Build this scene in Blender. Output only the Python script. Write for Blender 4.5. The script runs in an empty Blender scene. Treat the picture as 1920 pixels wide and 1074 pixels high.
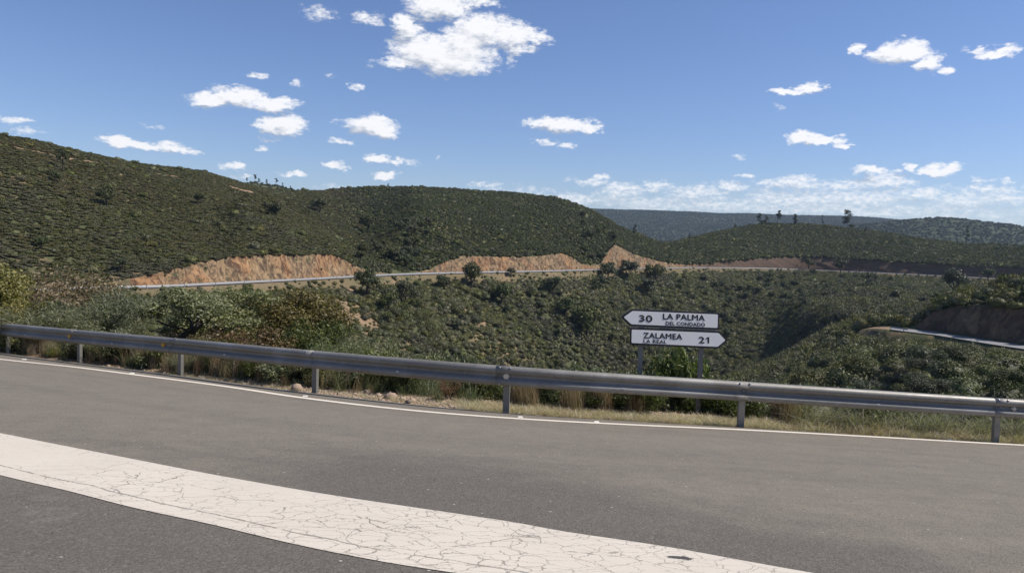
import bpy, math, random
import numpy as np
from mathutils import Vector, Matrix

rng = np.random.default_rng(7)
random.seed(7)
scene = bpy.context.scene
COL = scene.collection
PI = math.pi

# ------------------------------------------------------------------ camera, sky, sun
F = 1400.0                      # focal length in photo pixels (1920 wide)
ROLL = 0.035
PITCH = -math.atan((537 - 450) / F * math.cos(ROLL))
CP, SP, CR, SR = math.cos(PITCH), math.sin(PITCH), math.cos(ROLL), math.sin(ROLL)

def ray(px, py):
    x = (np.asarray(px, float) - 960) / F
    y = -(np.asarray(py, float) - 537) / F
    X = CR * x - SR * y
    Y = SR * x + CR * y
    return X, CP - SP * Y, SP + CP * Y      # world x (right), y (forward), z (up)

cam = bpy.data.cameras.new("camera")
cam.sensor_width = 36
cam.lens = 36 * F / 1920
cam.clip_start = 0.1
cam.clip_end = 20000
camo = bpy.data.objects.new("camera", cam)
COL.objects.link(camo)
right = Vector((CR, -SP * SR, CP * SR)); up = Vector((-SR, -SP * CR, CP * CR)); fwd = Vector((0, CP, SP))
M = Matrix((right, up, -fwd)).transposed().to_4x4()
camo.matrix_world = M
scene.camera = camo

SUN_EL, SUN_AZ = math.radians(50), math.radians(90)     # azimuth measured from +y towards +x
vs = scene.view_settings
vs.view_transform = 'Standard'; vs.look = 'None'; vs.gamma = 1.0; vs.use_curve_mapping = False
vs.exposure = 0.18
scene.render.film_transparent = False

sl = bpy.data.lights.new("sun", 'SUN')
sl.energy = 4.6; sl.angle = math.radians(0.53); sl.color = (1.0, 0.94, 0.86)
so = bpy.data.objects.new("sun", sl); COL.objects.link(so)
sd = Vector((math.sin(SUN_AZ) * math.cos(SUN_EL), math.cos(SUN_AZ) * math.cos(SUN_EL), math.sin(SUN_EL)))
so.rotation_euler = sd.to_track_quat('Z', 'Y').to_euler()
so.location = (30, 0, 60)

class NT:
    """small helper around a node tree"""
    def __init__(s, t): s.t = t; s.n = t.nodes; s.l = t.links
    def new(s, typ, **kw):
        n = s.n.new(typ)
        for k, v in kw.items(): setattr(n, k, v)
        return n
    def put(s, node, idx, v):
        if hasattr(v, 'is_output') or hasattr(v, 'links'): s.l.new(v, node.inputs[idx])
        else: node.inputs[idx].default_value = v
    def math(s, op, a, b=0.0, c=None, clamp=False):
        n = s.new('ShaderNodeMath', operation=op, use_clamp=clamp)
        s.put(n, 0, a); s.put(n, 1, b)
        if c is not None: s.put(n, 2, c)
        return n.outputs[0]
    def vmath(s, op, a, b=(0, 0, 0)):
        n = s.new('ShaderNodeVectorMath', operation=op)
        s.put(n, 0, a); s.put(n, 1, b)
        return n.outputs['Value'] if op in ('LENGTH', 'DOT_PRODUCT') else n.outputs[0]
    def rng(s, v, a, b, c=0.0, d=1.0, mode='SMOOTHSTEP'):
        n = s.new('ShaderNodeMapRange', interpolation_type=mode)
        for i, q in enumerate((v, a, b, c, d)): s.put(n, i, q)
        return n.outputs[0]
    def mix(s, f, a, b, mode='MIX'):
        n = s.new('ShaderNodeMix', data_type='RGBA', blend_type=mode)
        s.put(n, 0, f)
        s.put(n, 6, a if hasattr(a, 'links') or len(a) == 4 else (*a, 1))
        s.put(n, 7, b if hasattr(b, 'links') or len(b) == 4 else (*b, 1))
        return n.outputs[2]
    def noise(s, vec, scale, detail=4, rough=0.55, dist=0.0):
        n = s.new('ShaderNodeTexNoise')
        if vec is not None: s.put(n, 'Vector', vec)
        n.inputs['Scale'].default_value = scale; n.inputs['Detail'].default_value = detail
        n.inputs['Roughness'].default_value = rough; n.inputs['Distortion'].default_value = dist
        return n.outputs['Fac']
    def vor(s, vec, scale, feature='F1', out='Distance', rand=1.0):
        n = s.new('ShaderNodeTexVoronoi', feature=feature)
        if vec is not None: s.put(n, 'Vector', vec)
        n.inputs['Scale'].default_value = scale; n.inputs['Randomness'].default_value = rand
        return n.outputs[out]

# clouds: (photo x, photo y, half width, half height, strength) -> directions on the sky
CLOUDS = [
 (822,14,66,24,1),(895,2,46,9,.7),(766,52,36,22,1),(800,96,70,32,1),(845,112,84,30,1),(752,120,52,12,.8),(905,58,66,28,1),
 (962,66,52,24,.95),(1008,72,26,11,.75),(972,92,34,9,.7),(872,84,62,30,1),(955,108,10,18,.45),
 (392,188,50,14,1),(446,183,54,20,1),(512,196,48,15,1),(533,235,45,20,1),(694,236,54,19,1),(724,246,30,15,1),
 (228,270,44,12,1),(272,274,50,10,.9),(322,276,34,11,.9),(356,283,26,6,.7),(1048,234,64,15,1),(1105,240,30,11,.95),
 (1480,169,40,7,.9),(1522,162,28,10,1),(1672,98,42,21,1),(1705,94,38,18,1),(1742,114,28,16,.9),(1776,131,22,7,.75),(1612,95,14,7,.8),
 (1870,97,42,11,.9),(1830,90,24,6,.65),(1505,258,40,11,1),(1545,266,40,9,1),(1588,272,18,5,.7),
 (597,26,34,13,.42),(686,33,30,14,.6),(480,142,24,7,.6),(551,160,12,6,.5),(671,166,14,8,.55),(622,144,14,6,.3),
 (440,311,28,8,.8),(548,325,28,6,.8),(635,312,20,9,.85),(705,298,32,9,.95),(742,304,22,5,.7),(723,326,26,8,.95),
 (630,265,22,6,.6),(660,267,16,5,.5),(514,262,22,5,.3),(498,276,14,5,.5),(22,226,26,8,.6),(52,245,28,7,.4),(455,330,20,6,.5),(290,238,22,5,.25),
 (1060,274,22,7,.6),(1020,268,20,6,.5),(915,346,30,7,.6),(1110,338,44,7,.7),(1132,331,22,7,.7),(825,298,6,6,.3),(770,308,16,4,.35),
 (1638,321,38,9,.95),(1700,314,16,9,.8),(1762,318,40,12,.9),(1728,322,22,5,.6),(1398,327,16,5,.6),(1845,335,18,6,.6),(1890,340,22,9,.75),
 (1460,196,16,6,.3),(1385,296,16,4,.3),
 (1080,374,56,12,.7),(1165,357,52,14,.8),(1228,350,26,12,.8),(1300,362,66,15,.75),(1372,349,32,12,.9),(1482,345,74,14,.9),(1500,338,34,12,.9),
 (1560,347,60,13,.75),(1640,342,84,11,.8),(1662,337,42,12,.9),(1500,372,130,16,.72),(1620,370,130,15,.72),(1732,362,42,15,.9),(1806,376,84,17,.75),
 (1852,356,64,10,.75),(1885,372,52,14,.75),(1350,384,150,15,.6),(1210,382,110,14,.6),(1560,392,260,14,.62),(1800,398,150,16,.5),(1150,372,60,12,.6),
 (1600,356,300,10,.35),(640,352,60,6,.35),(1000,358,60,8,.35),
 # outside the frame
 (-300,120,90,24,1),(-180,300,70,14,.9),(2150,150,90,24,1),(2260,330,160,18,.8),(300,-200,120,30,1),(1400,-260,160,40,1),
]
world = bpy.data.worlds.new("World"); scene.world = world; world.use_nodes = True
wn = NT(world.node_tree); wn.n.clear()
tc = wn.new('ShaderNodeTexCoord')
sep = wn.new('ShaderNodeSeparateXYZ'); wn.l.new(tc.outputs['Generated'], sep.inputs[0])
azn = wn.math('ARCTAN2', sep.outputs[0], sep.outputs[1])
eln = wn.math('ARCSINE', sep.outputs[2])
comb = wn.new('ShaderNodeCombineXYZ'); wn.put(comb, 0, azn); wn.put(comb, 1, eln)
base = comb.outputs[0]
# small swirls displace the cloud outlines
def noisevec(vec, scale, detail):
    n = wn.new('ShaderNodeTexNoise'); wn.put(n, 'Vector', vec); n.inputs['Scale'].default_value = scale
    n.inputs['Detail'].default_value = detail; n.inputs['Roughness'].default_value = .6
    return wn.vmath('SUBTRACT', n.outputs['Color'], (.5, .5, .5))
stretch = wn.vmath('MULTIPLY', base, (1, 1.9, 1))
d1 = wn.vmath('MULTIPLY', noisevec(stretch, 26, 3), (.050, .022, 0))
d2 = wn.vmath('MULTIPLY', noisevec(stretch, 90, 5), (.020, .010, 0))
warped = wn.vmath('ADD', wn.vmath('ADD', base, d1), d2)
grp = bpy.data.node_groups.new("cloud_field", 'ShaderNodeTree')
grp.interface.new_socket("P", in_out='INPUT', socket_type='NodeSocketVector')
grp.interface.new_socket("B", in_out='OUTPUT', socket_type='NodeSocketFloat')
g = NT(grp); gi = g.new('NodeGroupInput'); go = g.new('NodeGroupOutput')
acc = None
for (cx, cy, hw, hh, st) in CLOUDS:
    if cy > 334 and -50 < cx < 2000: st *= .62
    X, Y, Z = ray(cx, cy); nrm = math.sqrt(X * X + Y * Y + Z * Z)
    a = math.atan2(X, Y); e = math.asin(Z / nrm)
    c2 = math.cos(a)
    wa, we = hw / F * c2 * c2 * 1.12, hh / F * c2 * 1.15
    dv = g.vmath('MULTIPLY', g.vmath('SUBTRACT', gi.outputs[0], (a, e, 0)), (1 / wa, 1 / we, 0))
    b = g.math('MULTIPLY_ADD', g.vmath('DOT_PRODUCT', dv, dv), -st, st)
    acc = b if acc is None else g.math('SMOOTH_MAX', acc, b, 0.25)
g.l.new(acc, go.inputs[0])
def field(vec):
    n = wn.new('ShaderNodeGroup'); n.node_tree = grp; wn.l.new(vec, n.inputs[0]); return n.outputs[0]
b0 = field(warped)
b1 = field(wn.vmath('ADD', warped, (.005, .010, 0)))
fine = wn.noise(stretch, 110, 10, .70)
dens = wn.math('ADD', wn.math('MULTIPLY', b0, 1.6), wn.math('MULTIPLY', wn.math('SUBTRACT', fine, .5), 2.9))
alpha = wn.rng(dens, -.05, 1.30)
alpha = wn.math('MULTIPLY', alpha, .97)
# grey undersides: more cloud above a point than at it
und = wn.math('SUBTRACT', b1, b0)
und = wn.rng(wn.math('ADD', und, wn.math('MULTIPLY', wn.math('SUBTRACT', wn.noise(stretch, 70, 6, .65), .5), 1.3)), -.15, .60)
ccol = wn.mix(und, (1.0, 1.0, 1.02), (.44, .49, .58))
sky = wn.new('ShaderNodeTexSky'); sky.sky_type = 'NISHITA'; sky.sun_disc = False
sky.sun_elevation = SUN_EL; sky.sun_rotation = SUN_AZ
sky.altitude = 300; sky.air_density = 1.0; sky.dust_density = 0.25; sky.ozone_density = 3.2
SKY_STRENGTH = 0.098
skyc = wn.mix(1.0, sky.outputs[0], (.85, .885, 1.08), 'MULTIPLY')
cc = wn.vmath('SCALE', ccol); cc.node.inputs['Scale'].default_value = 0.90 / SKY_STRENGTH
fin = wn.mix(alpha, skyc, cc)
bg = wn.new('ShaderNodeBackground'); wn.l.new(fin, bg.inputs[0]); bg.inputs[1].default_value = SKY_STRENGTH
wo = wn.new('ShaderNodeOutputWorld'); wn.l.new(bg.outputs[0], wo.inputs[0])

# ------------------------------------------------------------------ helpers
def tag(o, label=None, cat=None, group=None, kind=None):
    if label: o['label'] = label
    if cat: o['category'] = cat
    if group: o['group'] = group
    if kind: o['kind'] = kind
    return o

def empty(name, loc, rz=0.0):
    o = bpy.data.objects.new(name, None); COL.objects.link(o)
    o.location = loc; o.rotation_euler = (0, 0, rz); o.empty_display_size = .2
    return o

def link(name, mesh, parent=None, loc=None):
    o = bpy.data.objects.new(name, mesh); COL.objects.link(o)
    if parent: o.parent = parent
    if loc is not None: o.location = loc
    return o

def copy_tree(o, parent=None):
    c = o.copy(); COL.objects.link(c); c.parent = parent
    for ch in list(o.children): copy_tree(ch, c)
    return c

def np_mesh(name, V, Q, mats=(), smooth=False, midx=None, uv=None):
    """V (n,3); Q list of faces or (m,k) array"""
    me = bpy.data.meshes.new(name)
    V = np.asarray(V, np.float32)
    if isinstance(Q, np.ndarray):
        k = Q.shape[1]
        me.vertices.add(len(V)); me.vertices.foreach_set('co', V.ravel())
        me.loops.add(Q.size); me.loops.foreach_set('vertex_index', Q.ravel().astype(np.int32))
        me.polygons.add(len(Q)); me.polygons.foreach_set('loop_start', np.arange(0, Q.size, k, dtype=np.int32))
        if midx is not None: me.polygons.foreach_set('material_index', np.asarray(midx, np.int32))
        me.update(calc_edges=True)
    else:
        me.from_pydata([tuple(map(float, v)) for v in V], [], Q)
        if midx is not None: me.polygons.foreach_set('material_index', np.asarray(midx, np.int32))
        me.update()
    if uv is not None:
        l = me.uv_layers.new(name='UVMap')
        vi = np.empty(len(me.loops), np.int32); me.loops.foreach_get('vertex_index', vi)
        l.data.foreach_set('uv', np.asarray(uv, np.float32)[vi].ravel())
    for m in mats: me.materials.append(m)
    if smooth: me.polygons.foreach_set('use_smooth', np.ones(len(me.polygons), bool))
    return me

def grid_faces(ni, nj):
    i, j = np.meshgrid(np.arange(ni - 1), np.arange(nj - 1), indexing='ij')
    a = (i * nj + j).ravel()
    return np.stack([a, a + 1, a + nj + 1, a + nj], 1)

def hash2(ix, iy, seed):
    h = (ix.astype(np.int64) * 374761393 + iy.astype(np.int64) * 668265263 + seed * 1442695041) & 0xffffffff
    h = ((h ^ (h >> 13)) * 1274126177) & 0xffffffff
    return ((h ^ (h >> 16)) & 0xffff) / 65535.0

def vnoise(x, y, seed=0):
    ix, iy = np.floor(x), np.floor(y); fx, fy = x - ix, y - iy
    fx, fy = fx * fx * (3 - 2 * fx), fy * fy * (3 - 2 * fy)
    a, b = hash2(ix, iy, seed), hash2(ix + 1, iy, seed)
    c, d = hash2(ix, iy + 1, seed), hash2(ix + 1, iy + 1, seed)
    return (a * (1 - fx) + b * fx) * (1 - fy) + (c * (1 - fx) + d * fx) * fy

def fbm(x, y, wl, oct=4, seed=0):
    s = 0; amp = 1; tot = 0
    for o in range(oct):
        s = s + amp * vnoise(x / wl, y / wl, seed + o); tot += amp; amp *= .5; wl *= .5
    return s / tot - .5

class MB:
    """collects boxes, tubes and loose faces into one mesh"""
    def __init__(s): s.v = []; s.f = []
    def add(s, V, Fs):
        o = len(s.v); s.v += [tuple(map(float, p)) for p in V]; s.f += [tuple(i + o for i in f) for f in Fs]
    def box(s, c, size, m=None):
        x, y, z = size[0] / 2, size[1] / 2, size[2] / 2
        V = [Vector((a * x, b * y, d * z)) for a in (-1, 1) for b in (-1, 1) for d in (-1, 1)]
        if m is not None: V = [m @ v for v in V]
        V = [v + Vector(c) for v in V]
        s.add(V, [(0, 1, 3, 2), (4, 6, 7, 5), (0, 4, 5, 1), (2, 3, 7, 6), (0, 2, 6, 4), (1, 5, 7, 3)])
    def tube(s, pts, rad, n=7, cap=True):
        rings = []
        prev = None
        for k, p in enumerate(pts):
            p = Vector(p)
            d = (Vector(pts[min(k + 1, len(pts) - 1)]) - Vector(pts[max(k - 1, 0)])).normalized()
            a = d.orthogonal().normalized() if prev is None else (prev - d * prev.dot(d)).normalized()
            prev = a; b = d.cross(a)
            r = rad[k] if hasattr(rad, '__len__') else rad
            rings.append([p + (a * math.cos(2 * PI * i / n) + b * math.sin(2 * PI * i / n)) * r for i in range(n)])
        o = len(s.v)
        for rg in rings: s.v += [tuple(p) for p in rg]
        for k in range(len(rings) - 1):
            for i in range(n):
                j = (i + 1) % n
                s.f.append((o + k * n + i, o + k * n + j, o + (k + 1) * n + j, o + (k + 1) * n + i))
        if cap:
            s.f.append(tuple(o + i for i in range(n))[::-1]); s.f.append(tuple(o + (len(rings) - 1) * n + i for i in range(n)))
    def mesh(s, name, mat, smooth=False):
        return np_mesh(name, np.array(s.v), s.f, [mat], smooth)
    def build(s, name, mat, parent=None, smooth=False, loc=None):
        return link(name, s.mesh(name, mat, smooth), parent, loc)

# ------------------------------------------------------------------ materials
def new_mat(name):
    m = bpy.data.materials.new(name); m.use_nodes = True
    t = NT(m.node_tree); bs = t.n['Principled BSDF']
    return m, t, bs

def plain(name, col, rough=.6, metal=0.0, var=.12, scale=6, bump=0.0):
    m, t, bs = new_mat(name)
    oc = t.new('ShaderNodeTexCoord').outputs['Object']
    n = t.noise(oc, scale, 5, .6)
    c = t.mix(n, tuple(x * (1 - var) for x in col), tuple(min(1, x * (1 + var)) for x in col))
    t.put(bs, 'Base Color', c); t.put(bs, 'Metallic', metal)
    t.put(bs, 'Roughness', t.rng(n, .3, .7, rough * .9, min(1, rough * 1.1), 'LINEAR'))
    if bump:
        b = t.new('ShaderNodeBump'); b.inputs['Strength'].default_value = bump; b.inputs['Distance'].default_value = .02
        t.put(b, 'Height', t.noise(oc, scale * 6, 4)); t.put(bs, 'Normal', b.outputs[0])
    return m

def leaf_mat(name, c1, c2, c3=None, instanced=False, transl=.22, rough=.6, nscale=.25, lv=1.0, warm=(1.12, 1.0, .72)):
    """foliage: colour varies per plant, per clump and per leaf"""
    m, t, bs = new_mat(name)
    oi = t.new('ShaderNodeObjectInfo')
    geo = t.new('ShaderNodeNewGeometry')
    if instanced:
        at = t.new('ShaderNodeAttribute', attribute_type='INSTANCER', attribute_name='tint'); tint = at.outputs['Fac']
    else:
        tint = oi.outputs['Random']
    n = t.noise(geo.outputs['Position'], nscale, 3, .6)
    f = t.math('ADD', t.math('MULTIPLY', tint, .62), t.math('MULTIPLY', n, .42), clamp=True)
    col = t.mix(f, c1, c2)
    if c3:
        r = t.rng(geo.outputs['Random Per Island'], .55, 1.0, 0, .75, 'LINEAR')
        col = t.mix(r, col, c3)
    col = t.mix(1.0, col, warm, 'MULTIPLY')
    hs = t.new('ShaderNodeHueSaturation'); t.put(hs, 'Color', col)
    t.put(hs, 'Hue', t.rng(t.math('FRACT', t.math('MULTIPLY', tint, 37.0)), 0, 1, .468, .520, 'LINEAR'))
    t.put(hs, 'Saturation', t.rng(t.math('FRACT', t.math('MULTIPLY', tint, 91.0)), 0, 1, .72, 1.20, 'LINEAR'))
    t.put(hs, 'Value', t.rng(geo.outputs['Random Per Island'], 0, 1, 1 - .28 * lv, 1 + .32 * lv, 'LINEAR'))
    col = hs.outputs[0]
    t.put(bs, 'Base Color', col); bs.inputs['Roughness'].default_value = rough
    bs.inputs['Specular IOR Level'].default_value = .35
    tr = t.new('ShaderNodeBsdfTranslucent'); t.put(tr, 0, t.mix(1.0, col, (1.1, 1.25, .6), 'MULTIPLY'))
    mx = t.new('ShaderNodeMixShader'); mx.inputs[0].default_value = transl
    t.l.new(bs.outputs[0], mx.inputs[1]); t.l.new(tr.outputs[0], mx.inputs[2])
    t.l.new(mx.outputs[0], t.n['Material Output'].inputs[0])
    return m

def ground_mat():
    m, t, bs = new_mat("hill_soil")
    p = t.new('ShaderNodeNewGeometry').outputs['Position']
    big = t.noise(p, .02, 5, .6); mid = t.noise(p, .12, 6, .65); fine = t.noise(p, 1.7, 5, .7)
    soil = t.mix(fine, (.16, .105, .06), (.34, .235, .14))
    grass = t.mix(fine, (.050, .058, .027), (.112, .116, .054))
    f = t.math('MULTIPLY', t.rng(t.math('ADD', t.math('MULTIPLY', mid, .7), t.math('MULTIPLY', big, .4)), .56, .70), .8)
    col = t.mix(f, grass, soil)
    at = t.new('ShaderNodeAttribute', attribute_name='soil')
    col = t.mix(t.math('MULTIPLY', at.outputs['Fac'], t.rng(mid, .3, .5)), col, t.mix(fine, (.20, .125, .075), (.40, .285, .18)))
    far = t.new('ShaderNodeAttribute', attribute_name='far')
    woods = t.mix(t.rng(t.noise(p, .05, 6, .75), .38, .62), (.018, .026, .012), (.070, .080, .040))
    clear = t.rng(t.noise(p, .0042, 4, .6), .60, .68)
    woods = t.mix(t.math('MULTIPLY', clear, .35), woods, (.17, .15, .085))
    col = t.mix(far.outputs['Fac'], col, woods)
    t.put(bs, 'Base Color', col); bs.inputs['Roughness'].default_value = .95
    bs.inputs['Specular IOR Level'].default_value = .15
    b = t.new('ShaderNodeBump'); b.inputs['Strength'].default_value = .7; b.inputs['Distance'].default_value = .4
    t.put(b, 'Height', t.noise(p, .9, 8, .7)); t.put(bs, 'Normal', b.outputs[0])
    return m

def rock_mat():
    m, t, bs = new_mat("cut_rock")
    p = t.new('ShaderNodeNewGeometry').outputs['Position']
    sk = t.new('ShaderNodeMapping'); sk.inputs['Rotation'].default_value = (.9, .75, .2); sk.inputs['Scale'].default_value = (.34, .44, .26)
    t.put(sk, 'Vector', p)
    st = t.noise(sk.outputs[0], 1.1, 8, .70, 1.6)
    b1 = t.noise(p, .09, 4, .6); b2 = t.noise(p, .5, 5, .7)
    c = t.mix(t.rng(st, .40, .60), (.070, .045, .030), (.31, .215, .13))
    c = t.mix(t.rng(b1, .46, .62, 0, .8), c, t.mix(t.rng(st, .38, .6), (.12, .054, .030), (.36, .20, .10)))
    c = t.mix(t.rng(b2, .56, .70, 0, .8), c, (.44, .33, .20))
    dk = t.new('ShaderNodeAttribute', attribute_name='shade_tone')      # shade painted into the rock colour of the right-hand cuttings
    c = t.mix(dk.outputs['Fac'], c, t.mix(st, (.055, .034, .026), (.15, .092, .065)))
    c = t.mix(t.rng(t.noise(p, .33, 6, .8), .56, .64), c, (.07, .075, .035))
    c = t.mix(1.0, c, (1.0, .955, .83), 'MULTIPLY')
    t.put(bs, 'Base Color', c); bs.inputs['Roughness'].default_value = .92
    b = t.new('ShaderNodeBump'); b.inputs['Strength'].default_value = .8; b.inputs['Distance'].default_value = .6
    t.put(b, 'Height', st); t.put(bs, 'Normal', b.outputs[0])
    return m

def asphalt_mat():
    m, t, bs = new_mat("asphalt")
    p = t.new('ShaderNodeTexCoord').outputs['Object']
    ag = t.new('ShaderNodeTexVoronoi'); ag.inputs['Scale'].default_value = 95; t.put(ag, 'Vector', p)
    grain = t.noise(p, 60, 4, .75); spk = t.noise(p, 22, 3, .6)
    big = t.noise(p, .55, 5, .6); mid = t.noise(p, 3.2, 5, .65)
    wr = t.new('ShaderNodeAttribute', attribute_name='wear').outputs['Fac']
    wr = t.rng(t.math('ADD', wr, t.math('ADD', t.math('MULTIPLY', t.math('SUBTRACT', big, .5), 1.3), t.math('MULTIPLY', t.math('SUBTRACT', mid, .5), .5))), .0, 1.0, .08, .92)
    light = t.mix(grain, (.156, .134, .099), (.298, .260, .198))
    dark = t.mix(grain, (.060, .052, .042), (.170, .150, .120))
    c = t.mix(wr, light, dark)
    c = t.mix(t.rng(mid, .35, .7, 0, .28), c, (.10, .09, .08))
    lt = t.new('ShaderNodeAttribute', attribute_name='lane', attribute_type='GEOMETRY').outputs['Vector']
    tr = t.noise(lt, 1.0, 5, .6)
    c = t.mix(t.rng(tr, .40, .68, 0, .22), c, (.085, .077, .066))
    c = t.mix(t.rng(t.noise(p, .9, 7, .75), .60, .70, 0, .30), c, (.27, .245, .205))
    # stones of the surface: each its own grey
    sv = t.new('ShaderNodeSeparateColor'); t.l.new(ag.outputs['Color'], sv.inputs[0])
    c = t.mix(t.rng(sv.outputs[0], .0, 1.0, -.0, .46, 'LINEAR'), c, t.mix(sv.outputs[1], (.03, .028, .026), (.30, .27, .235)))
    ps = t.new('ShaderNodeTexVoronoi'); ps.inputs['Scale'].default_value = 9; t.put(ps, 'Vector', p)
    pc = t.new('ShaderNodeSeparateColor'); t.l.new(ps.outputs['Color'], pc.inputs[0])
    peb = t.math('MULTIPLY', t.rng(ps.outputs['Distance'], .10, .055), t.rng(pc.outputs[0], .70, .72))
    c = t.mix(peb, c, (.48, .44, .39))
    pk = t.math('MULTIPLY', t.rng(ps.outputs['Distance'], .10, .055), t.rng(pc.outputs[1], .90, .91))
    c = t.mix(pk, c, (.03, .027, .025))
    t.put(bs, 'Base Color', c); bs.inputs['Roughness'].default_value = .9; bs.inputs['Specular IOR Level'].default_value = .25
    b = t.new('ShaderNodeBump'); b.inputs['Strength'].default_value = .55; b.inputs['Distance'].default_value = .006
    t.put(b, 'Height', t.math('ADD', t.math('MULTIPLY', ag.outputs['Distance'], -1.0), grain)); t.put(bs, 'Normal', b.outputs[0])
    return m

def paint_mat(name, cracks, k0=1.0):
    m, t, bs = new_mat(name)
    tc = t.new('ShaderNodeTexCoord'); p = tc.outputs['Object']; uv = tc.outputs['UV']
    base = t.mix(t.noise(p, 1.1, 5, .6), tuple(k0 * q for q in (.54, .482, .395)), tuple(k0 * q for q in (.67, .605, .50)))
    base = t.mix(t.rng(t.noise(p, 7, 6, .7), .45, .72, 0, .35), base, (.58, .50, .42))
    base = t.mix(t.rng(t.noise(p, 90, 3, .7), .58, .72, 0, .3), base, (.45, .38, .32))
    h = None
    if cracks:
        su = t.new('ShaderNodeSeparateXYZ'); t.l.new(uv, su.inputs[0])
        sp_ = t.new('ShaderNodeSeparateXYZ'); t.l.new(p, sp_.inputs[0])
        wob = t.new('ShaderNodeTexNoise'); wob.inputs['Scale'].default_value = 5; wob.inputs['Detail'].default_value = 6
        wob.inputs['Roughness'].default_value = .65; t.put(wob, 'Vector', p)
        dp = t.vmath('ADD', p, t.vmath('MULTIPLY', t.vmath('SUBTRACT', wob.outputs['Color'], (.5, .5, .5)), (.17, .17, 0)))
        dp = t.vmath('ADD', t.vmath('MULTIPLY', dp, (.85, 1.25, 1)), (3.3, 7.1, 0))
        big = t.vor(dp, 3.0, 'DISTANCE_TO_EDGE'); sm = t.vor(dp, 7.5, 'DISTANCE_TO_EDGE')
        zone = t.rng(t.math('ADD', t.noise(p, .9, 4, .6), t.math('MULTIPLY', sp_.outputs[0], .07)), .24, .60, .18, 1)
        br = t.noise(p, 2.4, 4, .6)
        k1 = t.math('MULTIPLY', t.rng(big, .009, .003), t.rng(t.math('ADD', br, t.math('MULTIPLY', t.math('SUBTRACT', zone, .5), .3)),   .38, .50))
        k2 = t.math('MULTIPLY', t.math('MULTIPLY', t.rng(sm, .024, .008), zone), t.rng(t.noise(p, 4, 3, .6), .32, .46, 0, .9))
        # the long joint that runs near the camera-side edge (v = metres from that edge)
        wv = t.math('MULTIPLY', t.math('SUBTRACT', t.noise(p, 3.5, 6, .75), .5), .10)
        jd = t.math('ABSOLUTE', t.math('SUBTRACT', t.math('ADD', su.outputs[1], wv), .17))
        k3 = t.math('MULTIPLY', t.rng(jd, .012, .004), t.rng(t.noise(p, 6, 5, .7), .34, .46))
        k4 = t.math('MULTIPLY', t.rng(t.math('ABSOLUTE', t.math('SUBTRACT', t.math('ADD', t.math('SUBTRACT', su.outputs[2], 0), t.math('ADD', wv, su.outputs[1])), 1.42)), .010, .003), t.rng(t.noise(p, 1.3, 3, .6), .5, .58))
        k = t.math('MAXIMUM', t.math('MAXIMUM', k1, k2), t.math('MAXIMUM', k3, k4))
        base = t.mix(t.math('MULTIPLY', k, .68), base, (.075, .062, .052))
        # chips where the paint has gone
        ch = t.new('ShaderNodeAttribute', attribute_name='chip').outputs['Fac']
        base = t.mix(t.rng(t.math('ADD', ch, t.math('MULTIPLY', t.math('SUBTRACT', t.noise(p, 30, 4, .7), .5), .9)), .5, .6), base, (.07, .062, .055))
        h = k
    else:
        base = t.mix(t.rng(t.noise(p, 14, 5, .7), .62, .72, 0, .7), base, (.2, .18, .155))
    t.put(bs, 'Base Color', base); bs.inputs['Roughness'].default_value = .75; bs.inputs['Specular IOR Level'].default_value = .3
    b = t.new('ShaderNodeBump'); b.inputs['Strength'].default_value = .35; b.inputs['Distance'].default_value = .004
    hh = t.noise(p, 70, 4, .7)
    if h is not None: hh = t.math('SUBTRACT', hh, h)
    t.put(b, 'Height', hh); t.put(bs, 'Normal', b.outputs[0])
    return m

def steel_mat():
    m, t, bs = new_mat("galvanised_steel")
    p = t.new('ShaderNodeTexCoord').outputs['Object']
    sp = t.new('ShaderNodeMapping'); sp.inputs['Scale'].default_value = (1, 1, 4); t.put(sp, 'Vector', p)
    n = t.noise(sp.outputs[0], 1.6, 7, .7); v = t.vor(p, 26, 'F1', 'Color')
    c = t.mix(n, (.172, .160, .138), (.252, .238, .208))
    vb = t.new('ShaderNodeSeparateColor'); t.l.new(v, vb.inputs[0]); c = t.mix(.12, c, t.mix(vb.outputs[0], (.12, .12, .115), (.38, .38, .37)))
    c = t.mix(t.rng(t.noise(p, 5, 6, .75), .54, .72, 0, .65), c, (.16, .13, .10))
    c = t.mix(t.rng(t.noise(p, 1.1, 4, .6), .45, .65, 0, .45), c, (.36, .35, .33))
    t.put(bs, 'Base Color', c); bs.inputs['Metallic'].default_value = .25; bs.inputs['Specular IOR Level'].default_value = .4
    t.put(bs, 'Roughness', t.rng(n, .3, .7, .44, .60, 'LINEAR'))
    return m

M_GROUND = ground_mat(); M_ROCK = rock_mat(); M_ASPH = asphalt_mat()
M_LINE = paint_mat("edge_line_paint", False, 1.22); M_BAND = paint_mat("cracked_band_paint", True)
M_STEEL = steel_mat()
M_FAR_ASPH = plain("far_asphalt", (.23, .225, .22), .85, 0, .15, 1.5)
M_FAR_STEEL = plain("far_steel", (.43, .43, .42), .5, .2, .1, 2)
M_BARK = plain("bark", (.045, .033, .025), .95, 0, .5, 14, .6)
M_BARK_G = plain("grey_bark", (.13, .115, .10), .95, 0, .4, 14, .6)

# ------------------------------------------------------------------ the road plane
PA, PB, PC = -1.12, -.033, -.137          # z of the banked carriageway relative to the eye
def plane_z(x, y): return PA + PB * x + PC * y
def hit(px, py):
    X, Y, Z = ray(px, py); t = PA / (Z - PB * X - PC * Y)
    return np.array([X * t, Y * t])

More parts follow.
